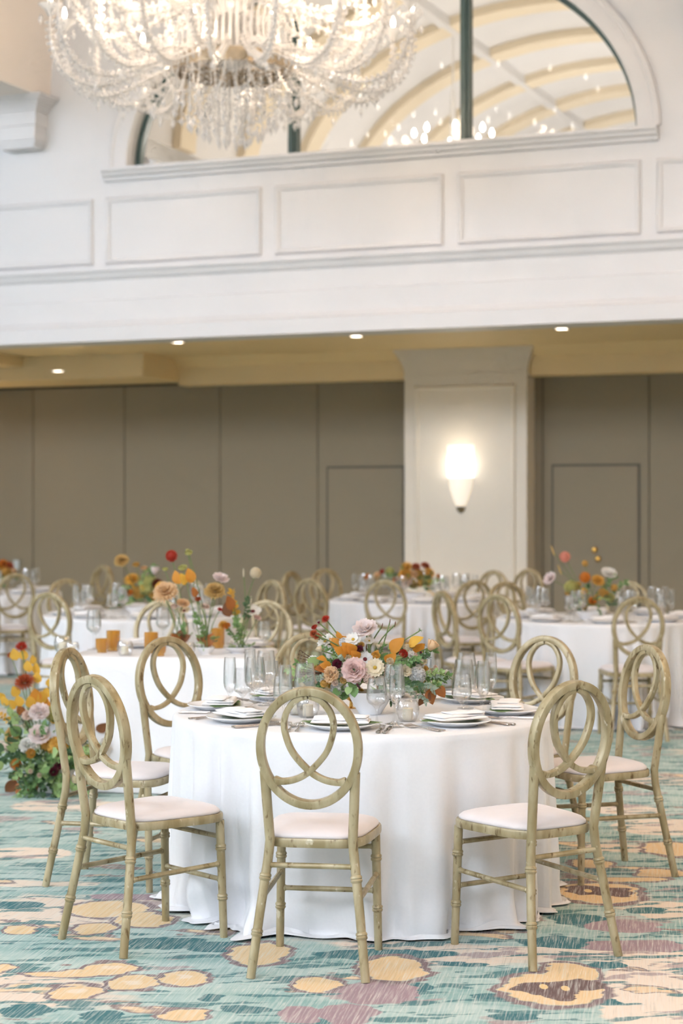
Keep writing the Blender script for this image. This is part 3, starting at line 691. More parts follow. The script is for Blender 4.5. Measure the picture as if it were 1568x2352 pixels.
for i in range(1, 22):
    p = i / 21
    for j, (x, y) in enumerate(per):
        l = math.hypot(x, y); f = math.sin(j * 0.42) * 0.6 + math.sin(j * 0.21 + 1.3) * 0.5 + math.sin(j * 0.9 + 2) * 0.25
        cor = max(0, (abs(x) / HX + abs(y) / HY - 1.55) / 0.4)
        e = 0.005 + 0.035 * p + 0.02 * p * f + 0.09 * cor * p; nx, ny = x / l, y / l
        if abs(abs(x) - HX) < 1e-4: nx, ny = math.copysign(1, x), 0
        elif abs(abs(y) - HY) < 1e-4: nx, ny = 0, math.copysign(1, y)
        vs.append((x + nx * e, y + ny * e, (TH - 0.012) * (1 - p) + 0.006 * p))
for i in range(len(rowz) + 20):
    for k in range(n): fs.append((i * n + k, (i + 1) * n + k, (i + 1) * n + (k + 1) % n, i * n + (k + 1) % n))
fs.append(tuple(range(n)))
o = MB().add(vs, fs).build('tablecloth', 'cloth_white', None, True, 80); o.location = (SW[0], SW[1], 0); o.rotation_euler = (0, 0, SWR)
tag(o, 'plain white cloth falling square over the rectangular sweetheart table', 'tablecloth', 'floor-length tablecloths')

# ---------------------------------------------------------------- tableware
def slab(w_, d, h, seed=0, nx=16, ny=10, wave=0.0015, z0=0.0, rot=0.0, ox=0.0, oy=0.0, mb=None):
    rnd = random.Random(seed); p1, p2 = rnd.uniform(0, 6), rnd.uniform(0, 6); mb = mb or MB(); vs = []; fs = []; cr, sr = math.cos(rot), math.sin(rot)
    for lay in (0, 1):
        for j in range(ny + 1):
            for i in range(nx + 1):
                sx, sy = -1 + 2 * i / nx, -1 + 2 * j / ny; sx = math.sin(sx * PI / 2) ** 1 if True else sx; sy = math.sin(sy * PI / 2)
                e = (1 - abs(sx) ** 10) ** 0.3 * (1 - abs(sy) ** 10) ** 0.3
                z = z0 + (h * (0.5 + 0.5 * e) + wave * math.sin(5 * sx + p1) * math.cos(3 * sy + p2) * e if lay else h * 0.5 * (1 - e))
                x, y = sx * w_ / 2, sy * d / 2; vs.append((ox + x * cr - y * sr, oy + x * sr + y * cr, z))
    q = (nx + 1) * (ny + 1)
    for j in range(ny):
        for i in range(nx):
            a = j * (nx + 1) + i; fs.append((q + a, q + a + 1, q + a + nx + 2, q + a + nx + 1)); fs.append((a, a + nx + 1, a + nx + 2, a + 1))
    bd = [i for i in range(nx + 1)] + [j * (nx + 1) + nx for j in range(1, ny + 1)] + [ny * (nx + 1) + i for i in range(nx - 1, -1, -1)] + [j * (nx + 1) for j in range(ny - 1, 0, -1)]
    for a, b in zip(bd, bd[1:] + bd[:1]): fs.append((a, b, q + b, q + a))
    return mb.add(vs, fs)
ME = {}
ME['plate'] = MB().lathe([(0, 0.0), (0.085, 0.0), (0.088, 0.004), (0.105, 0.009), (0.136, 0.019), (0.138, 0.021), (0.136, 0.023), (0.104, 0.014), (0.086, 0.009), (0, 0.008)], 48).mesh('plate', 'china', True, 50)
nb = slab(0.222, 0.13, 0.010, 1, wave=0.002); slab(0.21, 0.115, 0.012, 2, z0=0.009, rot=0.05, oy=0.006, wave=0.003, mb=nb); slab(0.15, 0.085, 0.008, 3, z0=0.020, rot=-0.1, ox=0.03, oy=-0.008, wave=0.003, mb=nb)
ME['napkin'] = nb.mesh('napkin', 'napkin', True, 60)
def leaf_mb(Ln, W, curl=0.15, fold=0.12, n=8, tip=1.0, mb=None, mtx=None, m=0, wav=0.0):
    vs = []; fs = []; mb = mb or MB()
    for i in range(n + 1):
        t = i / n; wd = W * math.sin(PI * t ** 0.8) ** 0.8 if 0 < t < 1 else 0.0
        z = curl * Ln * (t - t * t * 1.3); 
        for s in (-1, -0.5, 0, 0.5, 1): vs.append((s * wd, t * Ln, z + abs(s) * wd * fold * 2 + wav * Ln * math.sin(9 * t + 3 * s)))
    for i in range(n):
        for k in range(4): fs.append((i * 5 + k, i * 5 + k + 1, (i + 1) * 5 + k + 1, (i + 1) * 5 + k))
    if mtx is not None: vs = [mtx @ Vector(p) for p in vs]
    return mb.add(vs, fs, m)
lm = leaf_mb(0.180, 0.050, 0.0, 0.0, 10, mtx=Matrix.Rotation(-PI / 2, 4, 'Z') @ Matrix.Translation((0, -0.02, 0))); leaf_mb(0.180, 0.050, 0.0, 0.0, 10, mb=lm, mtx=Matrix.Rotation(PI / 2, 4, 'Z') @ Matrix.Translation((0, -0.02, 0)))
ME['charger_leaf'] = lm.mesh('charger_leaf', 'petal_leaf_magnolia', True, 60)
def cup(outer, th=0.0012, seg=32, foot=None):
    inner = [(max(r - th, 0.0), z) for r, z in reversed(outer)]
    return outer + inner
def wineglass(H_, stem, rb, zb, rr, foot):
    prof = [(0, 0.0), (foot, 0.0), (foot, 0.0015), (foot * 0.5, 0.005), (0.006, 0.012), (0.0036, 0.03), (0.0034, stem - 0.012), (0.006, stem - 0.003), (rb * 0.45, stem + 0.010), (rb * 0.82, stem + (zb - stem) * 0.5), (rb * 0.97, stem + (zb - stem) * 0.8), (rb, zb),
            (rb * 0.985, zb + (H_ - zb) * 0.3), ((rb + rr) * 0.5, zb + (H_ - zb) * 0.68), (rr, H_), (rr - 0.001, H_ + 0.0004), (rr - 0.0018, H_), ((rb + rr) * 0.5 - 0.0015, zb + (H_ - zb) * 0.68), (rb - 0.0015, zb), (rb * 0.8, stem + (zb - stem) * 0.5 + 0.002), (rb * 0.4, stem + 0.014), (0, stem + 0.008)]
    return MB().lathe(prof, 28).mesh('wine_glass', 'clear_glass', True, 50)
ME['wine_glass'] = wineglass(0.232, 0.095, 0.043, 0.140, 0.034, 0.037)
ME['water_goblet'] = wineglass(0.182, 0.068, 0.040, 0.105, 0.033, 0.035)
ME['champagne_flute'] = wineglass(0.232, 0.080, 0.0265, 0.135, 0.0225, 0.032)
def fork():
    mb = MB(); mb.sweep([(0, -0.10, 0.003), (0, -0.05, 0.004), (0, 0.02, 0.007), (0, 0.045, 0.005)], (0, 0, 1), rrect(0.0045, 0.0016, 0.5, 2), scale=[1.5, 1.1, 0.6, 0.9])
    mb.sweep([(0, 0.045, 0.005), (0, 0.055, 0.004), (0, 0.068, 0.004)], (0, 0, 1), rrect(0.011, 0.0011, 0.5, 2), scale=[0.4, 1.0, 1.05])
    for k in range(4): mb.sweep([(-0.0096 + 0.0064 * k, 0.066, 0.004), (-0.0096 + 0.0064 * k, 0.09, 0.005), (-0.0090 + 0.0060 * k, 0.108, 0.009)], (0, 0, 1), rrect(0.0017, 0.0010, 0.5, 1), scale=[1, 1, 0.6])
    return mb.mesh('fork', 'silver', True, 40)
def knife():
    mb = MB(); mb.sweep([(0, -0.11, 0.004), (0, -0.105, 0.004), (0, -0.06, 0.004), (0, 0.005, 0.004), (0, 0.01, 0.004)], (0, 0, 1), rrect(0.0062, 0.0034, 0.7, 2), scale=[1.0, 1.25, 0.95, 0.85, 1.0])
    mb.sweep([(0, 0.01, 0.003), (0.001, 0.03, 0.003), (0.001, 0.09, 0.003), (-0.003, 0.12, 0.003)], (0, 0, 1), rrect(0.008, 0.0008, 0.5, 1), scale=[0.7, 1.0, 1.05, 0.35])
    return mb.mesh('knife', 'silver', True, 40)
ME['fork'] = fork(); ME['knife'] = knife()
def put(kind, mtx, label, cat, group, nm=None):
    o = link(nm or kind, ME[kind], None); o.matrix_world = mtx; return tag(o, label, cat, group)
def setting(c, rz, where, full, rr=0.60, seed=0):
    rnd = random.Random(seed); dirv = Vector((-math.sin(rz), math.cos(rz), 0)); base = Vector((c[0], c[1], TH)) - dirv * rr
    B = Matrix.Translation(base) @ Matrix.Rotation(rz + rnd.uniform(-0.04, 0.04), 4, 'Z'); T_ = lambda x, y, z, a=0.0: B @ Matrix.Translation((x, y, z)) @ Matrix.Rotation(a, 4, 'Z')
    g = lambda s: f'{s} on the round tables'
    put('plate', T_(0, 0, 0.001), f'white rimmed dinner plate at the {where}', 'plate', g('plates'))
    put('napkin', T_(0, 0.0, 0.0256, rnd.uniform(-0.06, 0.06)), f'folded white napkin at the {where}', 'napkin', g('napkins'))
    if full:
        put('charger_leaf', T_(0, 0.020, 0.0248, rnd.uniform(-0.08, 0.08)), f'green leaf under the napkin at the {where}', 'leaf', 'leaves under the napkins')
        put('fork', T_(-0.157, -0.02, 0.001, 0.04), f'inner silver fork at the {where}', 'fork', g('forks')); put('fork', T_(-0.186, -0.03, 0.001, 0.04), f'outer silver fork at the {where}', 'fork', g('forks'))
        put('knife', T_(0.153, -0.025, 0.001, 0.0), f'inner silver knife at the {where}', 'knife', g('knives')); put('knife', T_(0.180, -0.03, 0.001, -0.02), f'outer silver knife at the {where}', 'knife', g('knives'))
    put('water_goblet', T_(0.125, 0.115, 0.0005), f'clear stemmed water goblet at the {where}', 'glass', g('glasses'))
    put('champagne_flute', T_(0.202, 0.075, 0.0005), f'slim clear champagne flute at the {where}', 'glass', g('glasses'))
    put('wine_glass', T_(0.186, 0.176, 0.0005), f'tall clear wine glass at the {where}', 'glass', g('glasses'))
for i, (place, rz) in enumerate(SEATS): setting(NT, SEATS[0][1] - i * PI / 4, f'{place} place of the near round table', True, 0.595, i)
for c, nm, a0 in ((TR, 'right', -0.05), (TM, 'middle', 0.12), (TL, 'left', 0.15), (TF, 'far corner', 0.1)):
    for k in range(8):
        rz = a0 + k * PI / 4
        place = ('front', 'front right', 'right', 'back right', 'back', 'back left', 'left', 'front left')[k]
        setting(c, rz, f'{place} place of the {nm} round table', False, 0.60, 40 + k)
# ---------------------------------------------------------------- flowers
def petal(mb, base, Ln, W, e0, e1, az, cup_=0.2, nt=4, ns=4, m=0, z0=0.0, notch=0.0, ruf=0.0, ph=0.0):
    vs = []; r, z = base, z0; ca, sa = math.cos(az), math.sin(az)
    for i in range(nt + 1):
        t = i / nt
        if i: e = e0 + (e1 - e0) * (t - 0.5 / nt); r += Ln / nt * math.cos(e); z += Ln / nt * math.sin(e)
        e = e0 + (e1 - e0) * t; wd = W * (0.30 + 0.70 * math.sin(PI * min(1, t * 0.62 + 0.06))) * (1.0 if t < 0.99 else 0.62)
        for k in range(ns + 1):
            s = -1 + 2 * k / ns; lift = cup_ * W * s * s * (0.4 + t); dr = -notch * Ln * (1 - abs(s)) * (t > 0.99)
            rr = r - lift * math.sin(e) + dr * math.cos(e); zz = z + lift * math.cos(e) + dr * math.sin(e) + ruf * Ln * math.sin(4 * s + ph + 5 * t) * t
            x, y = rr, s * wd; vs.append((x * ca - y * sa, x * sa + y * ca, zz))
    fs = [(i * (ns + 1) + k, i * (ns + 1) + k + 1, (i + 1) * (ns + 1) + k + 1, (i + 1) * (ns + 1) + k) for i in range(nt) for k in range(ns)]
    mb.add(vs, fs, m)
FL = {}
def flower(kind, col):
    # unit size: about radius 1 across, facing +z
    if (kind, col) in FL: return FL[(kind, col)]
    mb = MB(); rnd = random.Random(hash(kind) % 97 if False else len(kind) * 7 + len(col)); mats = ['petal_' + col]; cen = None
    if kind == 'cosmos':
        for k in range(8): petal(mb, 0.12, 0.92, 0.40, 0.30, -0.05, k * PI / 4 + rnd.uniform(-.1, .1), 0.25, notch=0.12, ruf=0.03, ph=k)
        for k in range(6): petal(mb, 0.10, 0.66, 0.30, 0.6, 0.25, k * PI / 3 + 0.3, 0.25, notch=0.1, z0=0.04)
        cen = ('center_yellow', 0.20)
    elif kind == 'anemone':
        for k in range(7): petal(mb, 0.12, 0.9, 0.46, 0.45, 0.05, k * 2 * PI / 7, 0.3, ruf=0.03, ph=k)
        cen = ('center_dark', 0.26)
    elif kind in ('rose', 'ranunculus'):
        lay = ((3, 1.45, 1.5, .42, .10, .26), (5, 1.3, 1.35, .50, .14, .32), (6, 1.05, 1.15, .58, .20, .36), (7, .75, .8, .66, .28, .40), (8, .42, .35, .72, .34, .44), (8, .1, -.15, .72, .36, .46)) if kind == 'rose' else \
              ((4, 1.5, 1.7, .36, .08, .24), (6, 1.35, 1.6, .42, .18, .28), (8, 1.15, 1.5, .48, .30, .32), (9, .9, 1.35, .52, .42, .34), (10, .6, 1.1, .55, .52, .36))
        for li, (n, e0, e1, Ln, b_, W) in enumerate(lay):
            for k in range(n): petal(mb, b_, Ln, W, e0, e1 - 0.25 * (kind == 'rose'), k * 2 * PI / n + li * 0.7 + rnd.uniform(-.12, .12), 0.35, z0=0.12 - 0.04 * li, ruf=0.02, ph=k + li)
    elif kind == 'peony':
        for li, (n, e0, e1, Ln, b_, W) in enumerate(((7, 1.2, .9, .55, .05, .34), (8, .8, .5, .72, .12, .40), (9, .4, .05, .86, .16, .46))):
            for k in range(n): petal(mb, b_, Ln, W, e0, e1, k * 2 * PI / n + li * 0.5 + rnd.uniform(-.15, .15), 0.25, z0=0.1 - 0.05 * li, notch=0.12, ruf=0.06, ph=k * 2 + li)
    elif kind in ('mum', 'dahlia'):
        lay = ((10, 1.3, 1.0, .5, .04), (14, .95, .7, .66, .08), (18, .6, .3, .80, .10), (20, .25, -.05, .92, .12), (20, -.1, -.4, .92, .12))
        for li, (n, e0, e1, Ln, b_) in enumerate(lay):
            for k in range(n): petal(mb, b_, Ln * rnd.uniform(.9, 1.08), 0.085 if kind == 'mum' else 0.14, e0, e1 + (0.5 if kind == 'mum' else 0.15), k * 2 * PI / n + li * 0.37, 0.6, 3, 2, z0=0.15 - 0.06 * li)
        if kind == 'mum': cen = ('center_yellow', 0.14)
    elif kind == 'pompon':
        for i in range(70):
            y = 1 - 2 * (i + .5) / 70; a = i * 2.39996; r = math.sqrt(1 - y * y); d = Vector((r * math.cos(a), r * math.sin(a), y))
            m_ = aim(d); sub = MB(); petal(sub, 0.0, 0.42, 0.17, 0.9, 1.1, 0, 0.5, 2, 2)
            mb.add([m_ @ Vector(p) + d * 0.55 for p in sub.v], sub.f)
        mb.lathe([(0, -0.75), (.5, -.6), (.78, 0), (.5, .6), (0, .75)], 12)
    elif kind == 'hydrangea':
        for i in range(64):
            y = 1 - 1.6 * (i + .5) / 64; a = i * 2.39996; r = math.sqrt(max(0, 1 - y * y)); d = Vector((r * math.cos(a), r * math.sin(a), y)); m_ = aim(d, i); sub = MB()
            for k in range(4): petal(sub, 0.02, 0.17, 0.10, 0.3, 0.1, k * PI / 2, 0.2, 2, 2)
            mb.add([m_ @ Vector(p) + d * rnd.uniform(.72, .95) for p in sub.v], sub.f)
        mb.lathe([(0, -0.5), (.5, -.4), (.7, 0), (.5, .5), (0, .7)], 12)
    elif kind == 'bud':
        for li, (n, e0, e1, Ln, b_, W) in enumerate(((3, 1.5, 1.6, 1.2, .12, .34), (4, 1.25, 1.65, 1.35, .16, .42), (5, 1.0, 1.6, 1.45, .20, .46), (4, .9, 1.2, 1.45, .22, .46))):
            for k in range(n): petal(mb, b_, Ln, W, e0, e1, k * 2 * PI / n + li, 0.4, z0=-0.7 - 0.02 * li)
    elif kind == 'pod':
        mb.lathe([(0, -1.0), (.35, -.85), (.62, -.3), (.66, .2), (.5, .6), (.55, .68), (.2, .74), (0, .72)], 12)
        for k in range(10):
            a = k * PI / 5; mb.tube([(.5 * math.cos(a), .5 * math.sin(a), .6), (.75 * math.cos(a), .75 * math.sin(a), .8)], 0.05, 4)
    elif kind == 'bunny':
        mb.lathe([(0, -1.0), (.22, -.8), (.34, -.2), (.32, .4), (.16, .9), (0, 1.0)], 10)
    elif kind == 'star':
        for k in range(14): mb.tube([(0, 0, 0), (math.cos(k * .9) * .9, math.sin(k * .9) * .9, .3 + .5 * math.sin(k * 2.1))], [0.1, 0.03], 4)
        mb.lathe([(0, -.3), (.25, 0), (0, .3)], 8)
    me = mb.mesh(kind, mats, True, 70); cm = None
    if cen:
        cm = MB().lathe([(cen[1], 0.10), (cen[1] * 1.05, 0.16), (cen[1] * .7, 0.24), (0, 0.27)], 10).mesh('flower_center', cen[0])
    FL[(kind, col)] = (me, cm); return FL[(kind, col)]
NAMES = dict(cosmos='cosmos_bloom', anemone='anemone_bloom', rose='garden_rose', ranunculus='ranunculus', peony='peony_bloom', mum='chrysanthemum', dahlia='dahlia', pompon='pompon_dahlia', hydrangea='hydrangea_head',
             bud='rose_bud', pod='seed_pod', bunny='bunny_tail', star='seed_star')
LEAF = {}
def leafmesh(kind, col):
    if (kind, col) not in LEAF:
        if kind == 'round': mb = leaf_mb(1.0, 0.42, 0.12, 0.06, 6)
        elif kind == 'long': mb = leaf_mb(1.0, 0.17, 0.2, 0.15, 6)
        elif kind == 'beech': mb = leaf_mb(1.0, 0.36, 0.25, 0.14, 8, wav=0.02)
        elif kind == 'spray':
            mb = MB(); pth = smoothpath([(0, 0, 0), (0.05, 0.35, 0.05), (-0.03, 0.7, 0.02), (0.06, 1.0, -0.08)], 4); mb.tube(pth, [0.018 * (1 - 0.6 * i / len(pth)) for i in range(len(pth))], 4)
            rnd = random.Random(5)
            for i in range(2, len(pth)):
                for s in (-1, 1):
                    mt = Matrix.Translation(pth[i]) @ Matrix.Rotation(s * rnd.uniform(0.6, 1.4), 4, 'Z') @ Matrix.Rotation(rnd.uniform(-1.0, 1.0), 4, 'Y') @ Matrix.Rotation(rnd.uniform(-.5, .5), 4, 'X'); leaf_mb(0.20 * rnd.uniform(.8, 1.2), 0.068, 0.15, 0.08, 4, mb=mb, mtx=mt)
        elif kind == 'twigs':
            mb = MB(); rnd = random.Random(9)
            for k in range(7):
                x, z = rnd.uniform(-.35, .35), rnd.uniform(-.25, .35); mb.tube([(0, 0, 0), (x * .5, .5, z * .6), (x, 1.0 * rnd.uniform(.7, 1), z)], [0.012, 0.009, 0.004], 4)
                for j in range(4): mb.octa((x * (.5 + .12 * j), .5 + .12 * j, z * (.6 + .1 * j)), 0.022)
        LEAF[(kind, col)] = mb.mesh('leaf', 'twig' if kind == 'twigs' else 'petal_' + col, True, 60)
    return LEAF[(kind, col)]
def arrangement(name, label, cat, base, flowers, leaves, group, vessel=None, hub=0.10, fill=30, fillr=0.16, fillcols=('leaf_green', 'leaf_dark', 'leaf_light'), Y0=None, stem_all=False, seed=1, filz=0.0, group_stem=True, lift=0.0):
    """flowers: (px, py, kind, colour, radius in px, depth offset); the spot of each bloom comes from its pixel at the arrangement's depth."""
    rnd = random.Random(seed); base = Vector(base); t = thing(name, label, cat, base, 0, group); Y0 = Y0 or base.y; ctr = Vector((0, 0, hub))
    if vessel: vessel(t)
    for f in flowers:
        x, y, kind, col, rp = f[:5]; dy = f[5] if len(f) > 5 else rnd.uniform(-0.05, 0.05); Y = Y0 + dy
        p = pix(x, y, Y) - base; r = rp * Y / F; d = (p - ctr); d = d.normalized() if d.length > 1e-3 else Vector((0, 0, 1))
        n = (d * 0.9 + Vector((rnd.uniform(-.25, .25), -0.75, 0.25)))
        if kind in ('bud', 'bunny', 'pod', 'star'): n = d + Vector((rnd.uniform(-.2, .2), -0.15, 0.7))
        me, cm = flower(kind, col)
        o = link(NAMES[kind], me, t, Matrix.Translation(p) @ aim(n, rnd.uniform(0, 6)) @ Matrix.Diagonal((r, r, r * (2.2 if kind == 'bunny' else 1.0), 1)))
        if cm: link('flower_center', cm, o)
        if stem_all or d.z > -0.2 and (p - ctr).length > 0.12:
            q = ctr + Vector((rnd.uniform(-.03, .03), rnd.uniform(-.03, .03), -0.02)); nn = n.normalized(); e = p - nn * r * 0.25
            mid = q.lerp(e, 0.55) + Vector((rnd.uniform(-.015, .015), 0.02, 0.02))
            MB().tube(smoothpath([q, mid, e], 4), 0.0028, 5).build('stem', 'stem', t)
    for f in leaves:
        x, y, kind, col, lp = f[:5]; dy = f[5] if len(f) > 5 else rnd.uniform(-0.04, 0.04); Y = Y0 + dy; p = pix(x, y, Y) - base; l = lp * Y / F
        d = (p - ctr).normalized(); d = Vector((d.x, d.y - 0.15, d.z)) if kind != 'beech' else d
        if len(f) > 6: d = Vector(f[6])
        roll = rnd.uniform(-0.7, 0.7); side = Vector((0, -1, 0.3)); yv = d.normalized(); zv = (side - yv * side.dot(yv)).normalized(); xv = yv.cross(zv)
        rot = Matrix((xv, yv, zv)).transposed().to_4x4() @ Matrix.Rotation(roll, 4, 'Y')
        link({'spray': 'leaf_spray', 'twigs': 'twig_spray'}.get(kind, 'leaf'), leafmesh(kind, col), t, Matrix.Translation(p - yv * l * 0.5) @ rot @ Matrix.Diagonal((l, l, l, 1)))
    for k in range(fill):
        a = rnd.uniform(0, 2 * PI); e = rnd.uniform(-0.3, 0.9); d = Vector((math.cos(a) * math.cos(e), math.sin(a) * math.cos(e), math.sin(e))); p = ctr + Vector((0, 0, filz)) + d * fillr * rnd.uniform(.45, .95); l = rnd.uniform(.04, .065) * (fillr / .16) ** 0.5
        kind = rnd.choice(('round', 'long', 'round', 'spray')); l *= 1.7 if kind == 'spray' else 1
        yv = (d + Vector((rnd.uniform(-.5, .5), rnd.uniform(-.5, .5), rnd.uniform(-.3, .3)))).normalized(); zv = yv.orthogonal().normalized(); xv = yv.cross(zv)
        link('leaf_spray' if kind == 'spray' else 'leaf', leafmesh(kind, rnd.choice(fillcols)), t, Matrix.Translation(p) @ Matrix((xv, yv, zv)).transposed().to_4x4() @ Matrix.Rotation(rnd.uniform(0, 6), 4, 'Y') @ Matrix.Diagonal((l, l, l, 1)))
    return t
def bowl(rt, rb, h, name='bowl', matn='china'):
    def f(t):
        MB().lathe([(0, 0.0), (rb, 0.0), (rb * 1.05, 0.006), (rb + (rt - rb) * .55, h * .45), (rt * .97, h * .85), (rt, h), (rt - .004, h), (rt * .93, h * .85), (rb + (rt - rb) * .5, h * .45), (rb * .9, .012), (0, .01)], 36).build(name, matn, t)
        MB().lathe([(0, h * .8), (rt * .93, h * .8)], 24, cap0=False).build('moss', 'petal_leaf_dark', t)
    return f
BASE = at_height(850, 1640, TH) + Vector((0, 0, 0.001))
fl = [(748, 1422, 'mum', 'red', 10), (723, 1442, 'ranunculus', 'red', 9), (720, 1455, 'mum', 'rust', 10), (728, 1462, 'mum', 'rust', 9), (732, 1430, 'bud', 'burgundy', 4),
      (839, 1448, 'peony', 'pink', 31, -.02), (748, 1474, 'cosmos', 'white', 21), (811, 1470, 'cosmos', 'white', 19, -.06), (733, 1491, 'bud', 'cream', 9), (718, 1525, 'peony', 'white', 20, .05),
      (825, 1491, 'mum', 'burgundy', 10, -.08), (774, 1525, 'dahlia', 'burgundy', 12, -.10), (783, 1511, 'pod', 'leaf_grey', 9, -.12), (813, 1539, 'rose', 'rosepink', 27, -.15), (861, 1534, 'cosmos', 'cream', 22, -.15),
      (838, 1515, 'anemone', 'greywhite', 18, -.08), (759, 1549, 'rose', 'peach', 18, -.12), (769, 1540, 'ranunculus', 'blush', 10, -.12), (790, 1562, 'ranunculus', 'tan', 11, -.14), (770, 1568, 'ranunculus', 'blush', 10, -.13),
      (778, 1582, 'ranunculus', 'white', 9, -.13), (846, 1558, 'hydrangea', 'blush', 14, -.15), (899, 1545, 'ranunculus', 'blush', 9, -.12), (823, 1576, 'bunny', 'burgundy', 8, -.15), (925, 1503, 'ranunculus', 'red', 13, -.08),
      (992, 1482, 'bud', 'peach', 17, -.02), (934, 1488, 'hydrangea', 'cream', 10), (930, 1541, 'peony', 'cream', 15, -.10), (958, 1550, 'hydrangea', 'greywhite', 21, -.06), (1024, 1548, 'cosmos', 'white', 11),
      (877, 1438, 'bunny', 'brown', 3.5), (895, 1429, 'bunny', 'brown', 3.5), (907, 1434, 'bunny', 'brown', 3.5), (841, 1487, 'bunny', 'brown', 4), (964, 1448, 'star', 'leaf_green', 7), (869, 1485, 'bud', 'cream', 7),
      (864, 1507, 'ranunculus', 'yellow', 11, -.08), (900, 1575, 'ranunculus', 'blush', 8, -.12), (985, 1580, 'hydrangea', 'cream', 15, -.05), (745, 1570, 'pompon', 'mustard', 11, -.1), (895, 1520, 'ranunculus', 'cream', 11, -.1),
      (966, 1499, 'bud', 'burgundy', 4), (970, 1518, 'ranunculus', 'cream', 12, -.05), (800, 1515, 'ranunculus', 'cream', 12, -.08), (875, 1565, 'peony', 'white', 14, -.12)]
lv = [(769, 1477, 'beech', 'leaf_orange', 34), (792, 1474, 'beech', 'leaf_orange', 38), (778, 1458, 'beech', 'leaf_orange', 20), (781, 1498, 'beech', 'leaf_orange', 40, -.1), (806, 1490, 'beech', 'leaf_orange', 36, -.1), (815, 1506, 'beech', 'leaf_orange', 36, -.1), (795, 1488, 'beech', 'leaf_orange', 36, -.1),
      (912, 1482, 'beech', 'leaf_orange', 46, -.02), (955, 1474, 'beech', 'leaf_gold', 40), (962, 1488, 'beech', 'leaf_orange', 34), (897, 1512, 'beech', 'leaf_orange', 38, -.08), (864, 1505, 'beech', 'leaf_orange', 30, -.06), (739, 1515, 'beech', 'leaf_orange', 28, -.08), (741, 1538, 'beech', 'leaf_rust', 40, -.1), (748, 1530, 'beech', 'leaf_orange', 32, -.1),
      (966, 1608, 'beech', 'leaf_brown', 30, -.06, (-.3, -.2, -1)), (990, 1600, 'beech', 'leaf_rust', 38, -.08, (.1, -.2, -1)), (1012, 1588, 'beech', 'leaf_rust', 34, -.06, (.5, -.2, -.8)), (992, 1600, 'beech', 'leaf_brown', 28, -.08, (-.2, -.2, -1)), (1008, 1583, 'beech', 'leaf_rust', 28, .02, (1, .3, 0)),
      (690, 1540, 'spray', 'leaf_light', 60, -.05), (700, 1560, 'spray', 'leaf_light', 46, -.08), (705, 1530, 'spray', 'leaf_green', 50), (1000, 1552, 'spray', 'leaf_green', 60), (998, 1560, 'spray', 'leaf_green', 46, .0), (990, 1545, 'spray', 'leaf_light', 50, -.05), (970, 1575, 'spray', 'leaf_grey', 60, -.1),
      (945, 1570, 'spray', 'leaf_dark', 55, -.12), (925, 1580, 'spray', 'leaf_grey', 50, -.14), (960, 1600, 'spray', 'leaf_grey', 50, -.1), (940, 1520, 'spray', 'leaf_green', 55, -.1), (960, 1515, 'spray', 'leaf_dark', 50, -.05), (905, 1530, 'spray', 'leaf_green', 44, -.12), (975, 1500, 'spray', 'leaf_green', 50),
      (808, 1575, 'round', 'leaf_green', 30, -.15), (814, 1590, 'round', 'leaf_green', 26, -.16, (0, -.5, -1)), (800, 1586, 'round', 'leaf_light', 22, -.16, (-.3, -.5, -1)), (772, 1590, 'round', 'leaf_green', 24, -.14, (-.5, -.5, -.6)), (880, 1580, 'spray', 'leaf_green', 46, -.15), (855, 1580, 'round', 'leaf_light', 20, -.16),
      (712, 1545, 'twigs', 'leaf_green', 70, -.08), (705, 1515, 'twigs', 'leaf_green', 60), (985, 1572, 'spray', 'leaf_light', 46, -.06, (1, 0, .1)), (740, 1555, 'spray', 'leaf_grey', 46, -.12), (760, 1495, 'spray', 'leaf_green', 40)]
_r = random.Random(77)
for k in range(46):                                     # small blooms packed between the large ones
    while True:
        x, y = _r.uniform(705, 1015), _r.uniform(1462, 1600)
        if ((x - 858) / 155) ** 2 + ((y - 1540) / 72) ** 2 < 1: break
    kd, cl, rr_ = _r.choice((('ranunculus', 'cream', 10), ('cosmos', 'white', 12), ('hydrangea', 'greywhite', 13), ('ranunculus', 'blush', 9), ('hydrangea', 'cream', 12), ('ranunculus', 'peach', 8), ('mum', 'mustard', 8), ('peony', 'white', 13)))
    fl.append((x, y, kd, cl, rr_, _r.uniform(-.05, .06)))
for k in range(60):
    while True:
        x, y = _r.uniform(700, 1020), _r.uniform(1470, 1605)
        if ((x - 858) / 160) ** 2 + ((y - 1545) / 66) ** 2 < 1: break
    lv.append((x, y, _r.choice(('spray', 'spray', 'long', 'round')), _r.choice(('leaf_green', 'leaf_dark', 'leaf_light', 'leaf_grey', 'leaf_green')), _r.uniform(22, 44), _r.uniform(-.06, .08)))
arrangement('centerpiece', 'large autumn flower centerpiece in a white bowl on the near round table', 'flowers', BASE, fl, lv, 'table centerpieces', bowl(0.092, 0.045, 0.092), 0.15, 24, 0.13, Y0=BASE.y, seed=4)
# a brass footed dish half hidden beside the bowl
o = MB().lathe([(0, 0), (.022, 0), (.022, .003), (.008, .008), (.006, .03), (.012, .034), (.03, .045), (.036, .056), (.034, .056), (.028, .048), (0, .038)], 20).build('brass_compote', 'brass'); p = at_height(806, 1627, TH); o.location = p
tag(o, 'small brass footed dish beside the white bowl of the near centerpiece', 'dish')

